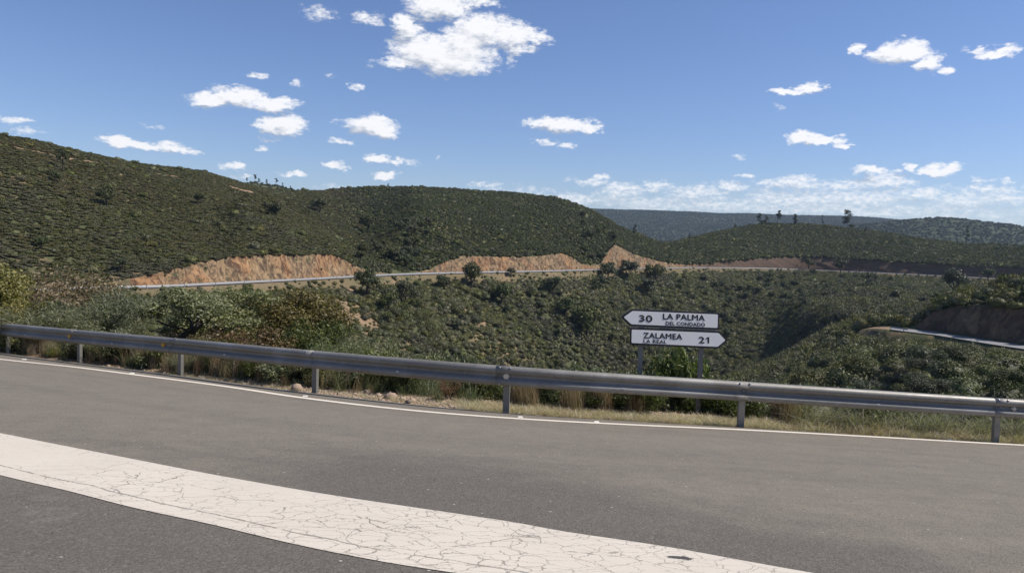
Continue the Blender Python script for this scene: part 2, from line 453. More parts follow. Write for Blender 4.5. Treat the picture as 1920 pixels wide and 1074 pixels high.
def spline(P, step=.25):
    """Catmull-Rom through the points, resampled by arc length"""
    P = np.asarray(P, float); Q = np.vstack([2 * P[0] - P[1], P, 2 * P[-1] - P[-2]])
    out = []
    for i in range(1, len(Q) - 2):
        t = np.linspace(0, 1, 24, endpoint=False)[:, None]
        a, b, c, d = Q[i - 1], Q[i], Q[i + 1], Q[i + 2]
        out.append(.5 * ((2 * b) + (c - a) * t + (2 * a - 5 * b + 4 * c - d) * t ** 2 + (3 * b - a - 3 * c + d) * t ** 3))
    out = np.vstack(out + [Q[-2][None]])
    s = np.r_[0, np.cumsum(np.linalg.norm(np.diff(out, axis=0), axis=1))]
    n = int(s[-1] / step) + 1; ss = np.linspace(0, s[-1], n)
    return np.stack([np.interp(ss, s, out[:, k]) for k in range(out.shape[1])], 1), ss

def extend(P, l0, l1, bend=0.0):
    P = [np.array(p) for p in P]
    d0 = (P[0] - P[1]) / np.linalg.norm(P[0] - P[1]); d1 = (P[-1] - P[-2]) / np.linalg.norm(P[-1] - P[-2])
    def rot(d, a): c, s = math.cos(a), math.sin(a); return np.array([c * d[0] - s * d[1], s * d[0] + c * d[1]])
    for k in range(6): d0 = rot(d0, -bend); P.insert(0, P[0] + d0 * l0 / 6)
    for k in range(6): d1 = rot(d1, bend); P.append(P[-1] + d1 * l1 / 6)
    return P

POST_PX = [(15, 662), (152, 680), (333, 702), (585, 735), (950, 773), (1390, 800), (1866, 828)]
posts_xy = [hit(*p) for p in POST_PX]
rail_pts = extend(posts_xy, 40, 40, .05)
rail, rail_s = spline(rail_pts, .2)
rail_t = np.gradient(rail, axis=0); rail_t /= np.linalg.norm(rail_t, axis=1)[:, None]
rail_n = np.stack([rail_t[:, 1], -rail_t[:, 0]], 1)        # towards the carriageway
# smooth the tangent field a little so the beam bends evenly
ker = np.ones(9) / 9
rail_n = np.stack([np.convolve(np.pad(rail_n[:, k], 4, 'edge'), ker, 'valid') for k in (0, 1)], 1)
rail_n /= np.linalg.norm(rail_n, axis=1)[:, None]
bound = rail + rail_n * .10                                 # outer edge of the asphalt

def strip(name, A, B, z_off, mat, nv=2, uvw=None, kind='structure', attr=None):
    n = len(A); T = np.linspace(0, 1, nv)
    V = A[:, None] * (1 - T)[None, :, None] + B[:, None] * T[None, :, None]
    W = np.linalg.norm(A - B, axis=1)
    s = np.r_[0, np.cumsum(np.linalg.norm(np.diff((A + B) / 2, axis=0), axis=1))]
    uv = np.stack([np.repeat(s[:, None], nv, 1), W[:, None] * (1 - T)[None]], 2).reshape(-1, 2)
    V = V.reshape(-1, 2); Z = plane_z(V[:, 0], V[:, 1]) + z_off
    me = np_mesh(name, np.c_[V, Z], grid_faces(n, nv), [mat], False, None, uv)
    if attr:
        for k, fn in attr.items():
            a = me.attributes.new(k, 'FLOAT', 'POINT'); a.data.foreach_set('value', fn(V).astype(np.float32))
    o = link(name, me); o['kind'] = kind
    # make the sheet face up
    if me.polygons[0].normal.z < 0: me.flip_normals()
    return o

wb = np.array([hit(*p) for p in [(-300, 792), (0, 806), (400, 822), (640, 842), (900, 872), (1150, 905), (1400, 965), (1700, 1040), (2000, 1130)]])
def wear(V):
    yb = np.interp(V[:, 0], wb[:, 0], wb[:, 1])
    d = yb - V[:, 1]
    w = np.clip(.5 + d / 2.0, 0, 1)
    w *= np.clip((V[:, 0] + 3.2) / 2.6, .35, 1)
    w = np.maximum(w, np.clip((d - 1.5) / 1.0, 0, 1) * .95)
    return w
lat = np.r_[np.arange(0, 14, .25), np.arange(14, 30, 2)]
RV = bound[:, None] + rail_n[:, None] * lat[None, :, None]
RVf = RV.reshape(-1, 2)
me = np_mesh("road", np.c_[RVf, plane_z(RVf[:, 0], RVf[:, 1])], grid_faces(len(bound), len(lat)), [M_ASPH])
ln_ = np.stack(np.broadcast_arrays(np.arange(len(bound))[:, None] * .2 * .10, lat[None] * 1.5, 0 * lat[None]), 2).reshape(-1, 3).astype(np.float32)
b_ = me.attributes.new('lane', 'FLOAT_VECTOR', 'POINT'); b_.data.foreach_set('vector', ln_.ravel())
a_ = me.attributes.new('wear', 'FLOAT', 'POINT'); a_.data.foreach_set('value', wear(RVf).astype(np.float32))
if me.polygons[0].normal.z < 0: me.flip_normals()
tag(link("road", me), "grey worn asphalt carriageway banked through the bend", kind='structure')

EDGE_PX = [(5, 674), (130, 687), (250, 702), (420, 724), (570, 746), (760, 768), (960, 784), (1180, 796), (1400, 806), (1660, 820), (1910, 834)]
ed, _ = spline(extend([hit(*p) for p in EDGE_PX], 35, 35, .05), .3)
et = np.gradient(ed, axis=0); et /= np.linalg.norm(et, axis=1)[:, None]; en = np.stack([et[:, 1], -et[:, 0]], 1)
tag(strip("edge_line", ed - en * .085, ed + en * .085, .004, M_LINE), "narrow white edge line along the outer guardrail side", kind='structure')

TOP_PX = [(0, 812), (240, 859), (400, 890), (600, 925), (800, 955), (960, 979), (1060, 997), (1260, 1027), (1510, 1072)]
BOT_PX = [(0, 891), (125, 920), (250, 952), (390, 982), (550, 1020), (700, 1050), (850, 1074)]
tp, _ = spline(extend([hit(*p) for p in TOP_PX], 14, 14, .03), .08)
bp, _ = spline(extend([hit(*p) for p in BOT_PX], 14, 14, .03), .08)
n_ = 420
def resamp(P, n): i = np.linspace(0, len(P) - 1, n); return np.stack([np.interp(i, np.arange(len(P)), P[:, k]) for k in (0, 1)], 1)
# pair the points by azimuth so both edges run together
tp2 = resamp(tp, n_)
d_ = bp[None] - tp2[:, None]; nn = np.argmin((d_ ** 2).sum(2), axis=1)
nn = np.convolve(np.pad(nn.astype(float), 6, 'edge'), np.ones(13) / 13, 'valid')
bp2 = np.stack([np.interp(nn, np.arange(len(bp)), bp[:, k]) for k in (0, 1)], 1)
chip0 = hit(1275, 1046); chip1 = hit(235, 931); chip2 = hit(5, 818)
def chip(V):
    c = np.zeros(len(V))
    for q, r in ((chip0, .10), (chip1, .035), (chip2, .05)): c = np.maximum(c, np.clip(1.1 - np.linalg.norm((V - q) * [.6, 1.6], axis=1) / r, 0, 1))
    return c
tag(strip("median_band", tp2, bp2, .004, M_BAND, 60, attr={'chip': chip}), "broad cracked white painted band across the road", kind='structure')

# ------------------------------------------------------------------ terrain: rings around the viewpoint
PXC = lambda *a: (np.array(a[0::2], float), np.array(a[1::2], float))
def tab(T, x): return np.interp(x, T[0], T[1])
T_ROAD_Y = PXC(-60,551, 0,549, 200,541, 300,539.5, 400,534, 500,529, 560,526, 640,521.5, 720,517, 780,514.5, 860,512.5, 960,510.5, 1060,508.5, 1120,506.5, 1200,504, 1300,502.5, 1400,503, 1500,505, 1600,509.5, 1700,514, 1780,518, 1880,523, 1980,528)
ROAD_Z = -13.5
def yh(px): return 450 + ROLL * (px - 960)
pxs = np.arange(-60, 1981, 4.)
rr = -ROAD_Z * F / (tab(T_ROAD_Y, pxs) - yh(pxs)) * np.sqrt(1 + ((pxs - 960) / F) ** 2)
k_ = np.exp(-np.linspace(-2, 2, 41) ** 2); k_ /= k_.sum()
rr = np.convolve(np.pad(rr, 20, 'edge'), k_, 'valid')
T_ROAD_R = (pxs, rr)
T_CUT_Y = PXC(-60,540, 150,536, 200,530, 260,521, 300,511, 350,498, 420,484, 500,479, 560,478, 610,476, 630,479, 655,494, 690,507, 720,510, 780,507, 805,503, 830,491, 870,479, 960,480, 1010,479, 1050,473, 1070,479, 1090,492, 1108,497, 1126,494, 1140,472, 1152,458, 1170,467, 1190,477, 1230,489, 1280,495, 1330,495, 1360,491, 1400,488, 1460,482, 1530,483, 1600,488, 1700,493, 1800,498, 1980,504)
T_RIDGE_Y = PXC(-60,238, 0,247, 60,258, 100,270, 150,283, 250,303, 330,315, 380,319, 420,330, 460,343, 500,351, 540,357, 600,356, 640,351, 700,348, 760,350, 850,353, 950,362, 1000,366, 1040,369, 1080,382, 1120,400, 1160,424, 1200,440, 1235,456, 1262,458, 1300,446, 1350,433, 1400,425, 1440,421, 1500,420, 1560,424, 1620,432, 1680,441, 1730,450, 1800,457, 1980,462)
T_RIDGE_R = PXC(-60,300, 0,305, 200,350, 460,430, 560,500, 730,540, 1000,540, 1150,520, 1220,540, 1300,650, 1500,760, 1700,720, 1980,660)
T_SPUR_Y = PXC(380,322, 420,331, 460,346, 500,364, 540,387, 580,410, 620,434, 650,455, 680,482, 700,495, 740,500, 800,502)
T_LR_Y = PXC(1560,606, 1640,613, 1700,621, 1760,628, 1870,646, 1980,662)
T_LCUT_Y = PXC(1600,603, 1690,613, 1716,607, 1749,584, 1800,571, 1850,573, 1900,578, 1980,580)
T_LCREST_Y = PXC(1600,598, 1690,610, 1716,604, 1749,574, 1783,557, 1816,541, 1867,530, 1910,524, 1980,518)
T_FAR_Y = PXC(-60,420, 900,400, 1000,390, 1100,387, 1150,388, 1200,389, 1250,392, 1300,395, 1350,398, 1400,397, 1450,399, 1500,401, 1560,402, 1640,407, 1700,412, 1800,425, 1980,435)
T_MIDFAR_Y = PXC(-60,470, 1100,462, 1200,455, 1300,446, 1400,440, 1560,430, 1620,418, 1680,411, 1740,405, 1770,404, 1810,407, 1850,412, 1910,420, 1980,428)
T_LEFTFAR_Y = PXC(-60,400, 430,372, 452,336, 480,334, 510,339, 540,346, 575,353, 610,370, 700,420, 1980,480)

az_v = np.arange(math.radians(-37), math.radians(37), math.radians(.085))
az_o = np.r_[np.radians(np.arange(-180, -37, 1.5))]
AZ = np.r_[az_o, az_v, np.radians(np.arange(37, 180.1, 1.5))]
NA = len(AZ)
AZc = np.clip(AZ, math.radians(-36.2), math.radians(36.2))
def from_tables(Yt, R):
    """elevation of a ring given its height in the view; Yt may be a table or a function"""
    px = 960 + F * np.tan(AZc)
    for _ in range(4):
        py = tab(Yt, px) if isinstance(Yt, tuple) else Yt(px)
        X, Y, Z = ray(px, py); a = np.arctan2(X, Y)
        px = px + (AZc - a) * F / np.cos(AZc) ** 2
    py = tab(Yt, px) if isinstance(Yt, tuple) else Yt(px)
    X, Y, Z = ray(px, py)
    return Z / np.hypot(X, Y) * R
PX = 960 + F * np.tan(AZc)
back = np.clip((np.abs(AZ) - math.radians(95)) / math.radians(50), 0, 1)

# distance of the guardrail along each azimuth
ra = np.arctan2(rail[:, 0], rail[:, 1]); rd = np.hypot(rail[:, 0], rail[:, 1])
o_ = np.argsort(ra); r_rail = np.interp(AZ, ra[o_], rd[o_])
r_rail = np.where(np.abs(AZ) > math.radians(75), np.minimum(r_rail, 60), r_rail)
r_rail = r_rail * (1 - back) + 24 * back
sx, sy = np.sin(AZ), np.cos(AZ)
pz = lambda r: np.clip(plane_z(sx * r, sy * r), -9, 4)
zr = pz(r_rail)

def sm(x, a, b): t = np.clip((x - a) / (b - a), 0, 1); return t * t * (3 - 2 * t)
r_road = tab(T_ROAD_R, PX)
rings = []          # (r, z, noise amplitude, subdivisions before it, tag)
def ring(r, z, amp, sub, tg=''): rings.append((np.broadcast_to(np.asarray(r, float), (NA,)).copy(), np.broadcast_to(np.asarray(z, float), (NA,)).copy(), amp, sub, tg))
ring(0.2, PA - .4, 0, 1)
ring(r_rail * .5, pz(r_rail * .5) - .3, 0, 2)
ring(r_rail - .9, pz(r_rail - .9) - .14, 0, 3)
ring(r_rail + .05, zr - .045, 0, 3, 'verge')
ring(r_rail + .9, zr - .03, .06, 8, 'verge')
ring(r_rail + 2.0, zr - .28, .18, 8, 'verge')
ring(r_rail + 5, zr - tab(PXC(0,.7, 500,.9, 900,1.9), PX), .4, 8, 'bank')
r1 = np.maximum(r_rail + 10, tab(PXC(0,34, 600,30, 1000,28, 1900,30), PX))
ring(r1, tab(PXC(0,-5.2, 300,-4.7, 600,-5.6, 900,-8.5, 1900,-8.5), PX) + np.minimum(0, (zr + 3) * .6), 1.0, 16, 'near')
r2 = np.maximum(r_rail + 26, tab(PXC(0,52, 300,56, 600,64, 1000,70, 1900,62), PX))
ring(r2, tab(PXC(0,-12, 300,-14, 600,-17, 1000,-22, 1500,-20, 1900,-16.5), PX), 1.8, 18, 'near')
# near rim of the ravine; on the right it is the crest that carries the lower road
r3 = np.maximum(r2 + 12, np.where(PX < 1300, r_road * .44, 0) + sm(PX, 1250, 1380) * 0)
wN = sm(PX, 1180, 1400)
r3 = np.maximum(r2 + 12, r_road * .44) * (1 - wN) + 116 * wN
r3 = r3 * (1 - sm(PX, 1640, 1760)) + 96 * sm(PX, 1640, 1760)
pxr0 = 960 + F * np.tan(AZc)
z3n = -(tab(PXC(1180,800, 1350,775, 1450,752, 1550,716, 1640,690, 1760,712, 1980,735), pxr0) - yh(pxr0)) / F * np.cos(AZc) * r3
z3 = tab(PXC(0,-16, 300,-18, 600,-23, 900,-30, 1200,-36), PX) * (1 - wN) + z3n * wN
ring(r3, z3, 1.6, 20, 'valley')
# the ravine floor, then the steep slope up to the far road; lower road and spur on the right
wR = sm(PX, 1440, 1672)
rC = r_road - 6
zC = np.full(NA, ROAD_Z - 3.6)
rb = r_road * tab(PXC(0,.60, 600,.66, 900,.70, 1300,.70, 1600,.58), PX)
zb = -(tab(PXC(0,640, 300,655, 600,705, 900,742, 1200,752, 1350,722, 1480,672, 1600,632), pxr0) - yh(pxr0)) / F * np.cos(AZc) * rb
def slope(t, bulge=1.2):
    r = np.where(t < .3, r3 + (rb - r3) * (t / .3), rb + (rC - rb) * ((t - .3) / .7))
    q = (t - .3) / .7
    z = np.where(t < .3, z3 + (zb - z3) * (t / .3), zb + (zC - zb) * (q + .07 * math.sin(PI * max(q, 0))))
    return r, z
LR_Z = -16.0
pxr = 960 + F * np.tan(AZc)
r_lr = -LR_Z * F / (np.maximum(tab(T_LR_Y, pxr), 600) - yh(pxr)) * np.sqrt(1 + ((pxr - 960) / F) ** 2)
def mixr(t, rT, zT, amp, sub, tg=''):
    rs, zs = slope(t); ring(rs * (1 - wR) + rT * wR, zs * (1 - wR) + zT * wR, amp, sub, tg)
mixr(.12, r_lr - 5, LR_Z - 3.2, .6, 14, 'slope')
mixr(.18, r_lr - .3, LR_Z - .15, 0.02, 4, 'slope')
mixr(.30, r_lr + 6.3, LR_Z - .12, 0.02, 8, 'lroad')
mixr(.33, r_lr + 7.5, LR_Z + .2, 0.2, 3, 'slope')
i_lcut0 = len(rings) - 1
zl = np.maximum(from_tables(T_LCUT_Y, r_lr + 10), LR_Z + .4)
mixr(.42, r_lr + 7.5 + np.maximum(.8, (zl - LR_Z) * .55), zl, .5, 9, 'lcut')
rc_ = r_lr + 26
zc_ = np.maximum(from_tables(T_LCREST_Y, rc_), LR_Z - 1)
mixr(.56, rc_, zc_, 1.6, 16, 'slope')
mixr(.70, rc_ + 45, np.minimum(zc_ - 9, -17), 3.6, 16, 'slope')
ring(slope(.86)[0] * (1 - wR) + (rc_ + 45 + (rC - rc_ - 45) * .55) * wR, slope(.86)[1] * (1 - wR) + (-19.5) * wR, 3.2, 22, 'slope')
ring(rC, zC, .8, 18, 'slope')
ring(r_road - .9, ROAD_Z - .22, 0.05, 6, 'soilbank')
ring(r_road + 7.0, ROAD_Z - .22, 0.0, 3, 'road')
ring(r_road + 8.2, ROAD_Z - .05, 0.1, 2, 'road')
i_cut0 = len(rings) - 1
zcut = np.maximum(from_tables(T_CUT_Y, r_road + 11), ROAD_Z + .5)
hcut = zcut - ROAD_Z
rF = r_road + 8.2 + np.maximum(1.2, hcut * .52)
ring(rF, zcut, .7, 14, 'cut')
i_cut1 = len(rings) - 1
rG = tab(T_RIDGE_R, PX)
zG = from_tables(T_RIDGE_Y, rG)
wS = sm(PX, 390, 505) * (1 - sm(PX, 665, 790))
def azsmooth(v, w=70):
    k = np.exp(-np.linspace(-2, 2, 2 * w + 1) ** 2); k /= k.sum()
    return np.convolve(np.pad(v, w, 'edge'), k, 'valid')
rFs, zcs = azsmooth(rF), azsmooth(zcut)
def hill(t, k):
    r = rFs + (rG - rFs) * t
    zz = zcs + (zG - zcs) * (t + k * math.sin(PI * t))
    return r, zz
# left spur and the gully behind it
tS = np.clip((740 - PX) / 280, .14, .72)
rS = rFs + (rG - rFs) * tS * .55
zS = from_tables(T_SPUR_Y, rS)
for t, sub in ((.15, 18),):
    r, z = hill(t, .05)
    ring(r * (1 - wS) + (rF + (rS - rF) * .5) * wS, z * (1 - wS) + ((zcut + zS) / 2 + 1.0) * wS, 1.4, 22, 'hill')
r, z = hill(.34, .06); ring(r * (1 - wS) + rS * wS, z * (1 - wS) + zS * wS, 1.4, 22, 'hill')
r, z = hill(.46, .06)
ring(r * (1 - wS) + (rS + 26) * wS, z * (1 - wS) + (zS - 14) * wS, 1.8, 16, 'hill')
r, z = hill(.72, .07)
ring(r * (1 - wS) + np.maximum(rS + 50, r) * wS, z * (1 - wS) + np.minimum(z, zS + 16) * wS, 1.8, 30, 'hill')
ring(rG, zG, .9, 30, 'hill')
i_ridge = len(rings) - 1
ring(rG + 90, zG - 22, 4, 12, 'behind')
rH = np.maximum(rG + 260, 860)
zH = from_tables(T_LEFTFAR_Y, rH)
ring(rH, np.where(PX < 720, zH, np.minimum(zH, -30)), 1.5, 14, 'behind')
ring(rH + 50, np.where(PX < 720, zH - 5, -32), 1.5, 4, 'behind')
ring(rH + 260, -45, 12, 8, 'far')
ring(1500, -50, 22, 10, 'far')
zJ = from_tables(T_MIDFAR_Y, np.full(NA, 2000.))
ring(1750, zJ * .45 - 12, 14, 20, 'far')
ring(2000, zJ, 5, 24, 'far')
ring(2350, zJ - 35, 18, 10, 'far')
zK = from_tables(T_FAR_Y, np.full(NA, 3600.))
ring(2950, zJ * .3 + zK * .45, 30, 24, 'far')
ring(3600, zK, 7, 30, 'far')
ring(4300, zK - 120, 20, 6, 'far')

R_ = []; Z_ = []; A_ = []; K_ = []
for k, (r, z, amp, sub, tg) in enumerate(rings):
    if k == 0: R_.append(r); Z_.append(z); A_.append(amp); K_.append(0); continue
    r0, z0, a0 = rings[k - 1][0], rings[k - 1][1], rings[k - 1][2]
    for i in range(1, sub + 1):
        t = i / sub
        R_.append(r0 + (r - r0) * t); Z_.append(z0 + (z - z0) * t); A_.append(a0 + (amp - a0) * t); K_.append(k)
R_ = np.array(R_).T; Z_ = np.array(Z_).T; A_ = np.array(A_); K_ = np.array(K_)
R_ = np.maximum.accumulate(R_ + np.arange(R_.shape[1]) * 1e-4, axis=1)
# round off the kinks between rings on the slopes
tags = [r[4] for r in rings]
softK = np.array([tags[k] in ('near', 'valley', 'slope', 'hill', 'behind', 'far') for k in K_]) & (A_ > .5)
for _ in range(10):
    Zs = Z_.copy(); Zs[:, 1:-1] = (Z_[:, :-2] + 2 * Z_[:, 1:-1] + Z_[:, 2:]) / 4
    Z_[:, softK] = Zs[:, softK]
NR = R_.shape[1]
Xg, Yg = R_ * sx[:, None], R_ * sy[:, None]
wl = np.where(R_ < 900, 1, 0)
n_near = fbm(Xg, Yg, 46, 5, 3) * 2.6
n_far = fbm(Xg, Yg, 420, 5, 9) * 2.0
Z_ = Z_ + A_[None] * np.where(R_ < 900, n_near, n_far)
Z_ = Z_ + (A_[None] > .05) * (R_ > 14) * np.minimum(A_[None], .5) * fbm(Xg, Yg, 3.0, 3, 5) * .8
# rocky relief on the cut faces
cutK = (K_ == i_cut1)
lcutK = (K_ == i_lcut0 + 1)
tt = (np.cumsum(cutK) * cutK) / 14.0
bump = fbm(AZ[:, None] * 300 + Z_ * 1.1, R_ * .8 + Z_ * .6, 9, 4, 21)
ltt = (np.cumsum(lcutK) * lcutK) / 9.0; lw = np.sin(PI * np.clip(ltt, 0, 1))[None] * wR[:, None]
R_ = R_ - np.where(lcutK[None], fbm(AZ[:, None] * 160, R_ * .6, 7, 4, 23) * 3.4 * lw, 0)
Z_ = Z_ + np.where(lcutK[None], fbm(AZ[:, None] * 180, R_, 4, 3, 24) * 1.6 * lw, 0)
R_ = R_ - np.where(cutK[None], bump * 2.4 * np.clip(hcut[:, None] / 6, 0, 1) * np.sin(PI * np.clip(tt, 0, 1))[None], 0)
Z_ = Z_ + np.where(cutK[None], fbm(AZ[:, None] * 330, R_, 5, 3, 22) * 1.1 * np.sin(PI * np.clip(tt, 0, 1))[None], 0)
Xg, Yg = R_ * sx[:, None], R_ * sy[:, None]

faces = grid_faces(NA, NR)
fk = np.tile(K_[1:], NA - 1)          # ring index of each face
fa = np.repeat(np.arange(NA - 1), NR - 1)
infront = (PX[fa] > -40) & (PX[fa] < 1970) & (np.abs(AZ[fa]) < math.radians(38))
is_cut = (fk == i_cut1) & (hcut[fa] > 1.3)
is_lcut = (fk == i_lcut0 + 1) & (wR[fa] > .6) & (zl[fa] - LR_Z > 1.2)
soil_a = np.zeros((NA, NR), np.float32)
soil_a[:, [tags[k] in ('verge', 'road') for k in K_]] = 1
soil_a[:, [tags[k] == 'soilbank' for k in K_]] = .4
soil_a[:, [tags[k] == 'lroad' for k in K_]] = (wR > .5)[:, None]
sl_cols = np.array([tags[k] == 'slope' for k in K_])
soil_a[:, sl_cols] = (np.clip((fbm(Xg, Yg, 26, 3, 31) - .14) * 7, 0, .8) + np.exp(-((PX - 655) / 45) ** 2)[:, None])[:, sl_cols].clip(0, 1)
trk = np.abs((R_ - rF[:, None]) / (rG - rF)[:, None] - (.835 - .00022 * PX)[:, None]) < .016 + .04 * fbm(Xg, Yg, 14, 3, 4)
trk = trk & (PX < 480)[:, None] & (R_ < 700)
soil_a[trk] = 1
trackK = (K_ > i_cut1) & (K_ <= i_ridge)
def build_part(name, sel, mat, extra):
    fs = faces[sel]; idx, inv = np.unique(fs, return_inverse=True)
    V = np.stack([Xg, Yg, Z_], 2).reshape(-1, 3)[idx]
    me = np_mesh(name, V, inv.reshape(fs.shape)[:, ::-1], [mat], True)
    for k, arr in extra.items():
        at = me.attributes.new(k, 'FLOAT', 'POINT'); at.data.foreach_set('value', arr.reshape(-1)[idx].astype(np.float32))
    return link(name, me)
far_a = np.clip((R_ - 800) / 200, 0, 1)
shade_tone = np.repeat(sm(PX, 1240, 1380)[:, None], NR, 1) * np.ones((1, NR))  # where the right-hand cutting faces get their painted shade
shade_tone = np.where(lcutK[None], np.clip(.5 - 2.2 * np.abs(fbm(AZ[:, None] * 160, R_ * .3, 8, 3, 41)) + .2, .1, .85), shade_tone)
tag(build_part("hills", ~(is_cut | is_lcut), M_GROUND, {'soil': soil_a, 'far': far_a}), "scrub covered hills around the valley", kind='structure')
tag(build_part("rock_cutting", is_cut | is_lcut, M_ROCK, {'shade_tone': shade_tone}), "bare orange and dark rock cuttings above the far road", kind='structure')

def ground(px_or_az, r, is_az=False):
    """point of the terrain at a bearing and distance"""
    a = px_or_az if is_az else math.atan2(*[float(v) for v in ray(px_or_az, 560)[:2]])
    i = np.searchsorted(AZ, a) - 1; i = max(0, min(NA - 2, i)); t = (a - AZ[i]) / (AZ[i + 1] - AZ[i])
    z = np.interp(r, R_[i], Z_[i]) * (1 - t) + np.interp(r, R_[i + 1], Z_[i + 1]) * t
    return Vector((math.sin(a) * r, math.cos(a) * r, float(z)))

def seen_at(px, py, r0, r1):
    """first terrain point met by the sight line between two distances"""
    X, Y, Z = [float(v) for v in ray(px, py)]; a = math.atan2(X, Y); s = Z / math.hypot(X, Y)
    for r in np.arange(r0, r1, max(.5, (r1 - r0) / 400)):
        g_ = ground(a, r, True)
        if g_.z > s * r: return g_
    return ground(a, r1, True)

# ------------------------------------------------------------------ far roads
def ribbon(px0, px1, rfun, w, z, mat, name, label):
    A = np.arange(px0, px1, 3.0); a = np.arctan2(*ray(A, 520)[:2])
    P0 = np.array([[math.sin(t) * (rfun(x) - .2), math.cos(t) * (rfun(x) - .2), z] for t, x in zip(a, A)])
    P1 = np.array([[math.sin(t) * (rfun(x) + w), math.cos(t) * (rfun(x) + w), z + .06] for t, x in zip(a, A)])
    V = np.stack([P0, P1], 1).reshape(-1, 3)
    me = np_mesh(name, V, grid_faces(len(A), 2), [mat])
    if me.polygons[0].normal.z < 0: me.flip_normals()
    tag(link(name, me), label, kind='structure')
    return P0
far_edge = ribbon(-50, 1975, lambda x: float(tab(T_ROAD_R, x)), 7.0, ROAD_Z, M_FAR_ASPH, "far_road", "pale winding road crossing the far hillside")
lr_r = lambda x: -LR_Z * F / (float(tab(T_LR_Y, x)) - yh(x)) * math.sqrt(1 + ((x - 960) / F) ** 2)
low_edge = ribbon(1676, 1975, lr_r, 6.0, LR_Z, M_FAR_ASPH, "lower_road", "short stretch of road below the dark cutting")

def far_rail(P, label, step, name="far_guardrail"):
    s = np.r_[0, np.cumsum(np.linalg.norm(np.diff(P, axis=0), axis=1))]
    at = lambda q: Vector([float(np.interp(q, s, P[:, k])) for k in range(3)])
    root = empty(name, tuple(at(0)))
    tag(root, label, "guardrail")
    mb = MB(); n = max(2, int(s[-1] / 4)); pts = [at(q) for q in np.linspace(0, s[-1], n)]
    for prof in ([(0, .40), (-.07, .46), (-.02, .55), (-.07, .64), (0, .72)],):
        V = []
        for i, p in enumerate(pts):
            out = Vector((p.x, p.y, 0)).normalized()
            for (d, h) in prof: V.append(p - root.location + out * (-d) + Vector((0, 0, h)))
        m = len(prof); Fs = [(i * m + j, i * m + j + 1, (i + 1) * m + j + 1, (i + 1) * m + j) for i in range(n - 1) for j in range(m - 1)]
        mb.add(V, Fs)
    mb.build("beam", M_FAR_STEEL, root)
    pm = MB(); pm.box((0, 0, .30), (.12, .12, .72)); pmesh = pm.mesh("post", M_FAR_STEEL)
    for q in np.arange(step / 2, s[-1], step):
        o = link("post", pmesh, root); o.location = at(q) - root.location
    return root
o1 = far_edge.copy(); sc_ = 1 - .7 / np.hypot(o1[:, 0], o1[:, 1]); o1[:, :2] *= sc_[:, None]; o1[:, 2] -= .05
far_rail(o1, "long pale guardrail on the valley side of the far road", 9.5)
o2 = low_edge.copy(); o2[:, :2] *= (1 - .7 / np.hypot(o2[:, 0], o2[:, 1]))[:, None]
far_rail(o2[:12], "pale guardrail beside the lower road at the right", 6)

# ------------------------------------------------------------------ near guardrail
def near_idx(p): return int(np.argmin(((rail - p) ** 2).sum(1)))
s_posts = [rail_s[near_idx(p)] for p in posts_xy]
s_all = list(s_posts)
for k in range(1, 6): s_all.insert(0, s_posts[0] - 4 * k); s_all.append(s_posts[-1] + 4 * k)
def rail_at(s, off=0.0):
    x = np.interp(s, rail_s, rail[:, 0]); y = np.interp(s, rail_s, rail[:, 1])
    nx = np.interp(s, rail_s, rail_n[:, 0]); ny = np.interp(s, rail_s, rail_n[:, 1])
    return Vector((x + nx * off, y + ny * off, 0)), Vector((nx, ny, 0)).normalized()
def verge_z(p): return plane_z(p.x, p.y)
gr = empty("guardrail", tuple(rail_at(s_posts[4])[0] + Vector((0, 0, float(plane_z(*posts_xy[4]))))))
tag(gr, "grey galvanised guardrail running along the whole outer edge of the road", "guardrail")
G0 = gr.location.copy()
BC = .585        # height of the beam's middle
prof = [(0, .155), (.022, .156), (.052, .142), (.074, .118), (.082, .092), (.078, .066), (.056, .042), (.026, .022), (.014, 0),
        (.026, -.022), (.056, -.042), (.078, -.066), (.082, -.092), (.074, -.118), (.052, -.142), (.022, -.156), (0, -.155)]
def beam(s0, s1, dout):
    ss = np.arange(s0, s1 + .01, .2); V = []
    for s in ss:
        p, n = rail_at(s, .07 + dout); zb = float(verge_z(p)) + BC
        for (d, h) in prof: V.append(p + n * d + Vector((0, 0, zb + h)) - G0)
    for s in ss:
        p, n = rail_at(s, .07 + dout); zb = float(verge_z(p)) + BC
        for (d, h) in prof: V.append(p + n * (d - .004) + Vector((0, 0, zb + h * .985)) - G0)
    m = len(prof); N = len(ss); Fs = []
    for i in range(N - 1):
        for j in range(m - 1):
            a = i * m + j; Fs.append((a, a + m, a + m + 1, a + 1)); b = a + N * m; Fs.append((b, b + 1, b + m + 1, b + m))
    for i in range(N - 1):
        for j in (0, m - 1):
            a = i * m + j; b = a + N * m; Fs.append((a, b, b + m, a + m) if j == 0 else (a, a + m, b + m, b))
    for i in (0, N - 1):
        for j in range(m - 1):
            a = i * m + j; b = a + N * m; Fs.append((a, a + 1, b + 1, b) if i == 0 else (a, b, b + 1, a + 1))
    mb = MB(); mb.add(V, Fs); mesh = mb.mesh("beam", M_STEEL)
    mesh.polygons.foreach_set('use_smooth', np.ones(len(mesh.polygons), bool))
    return link("beam", mesh, gr)
pm = MB()
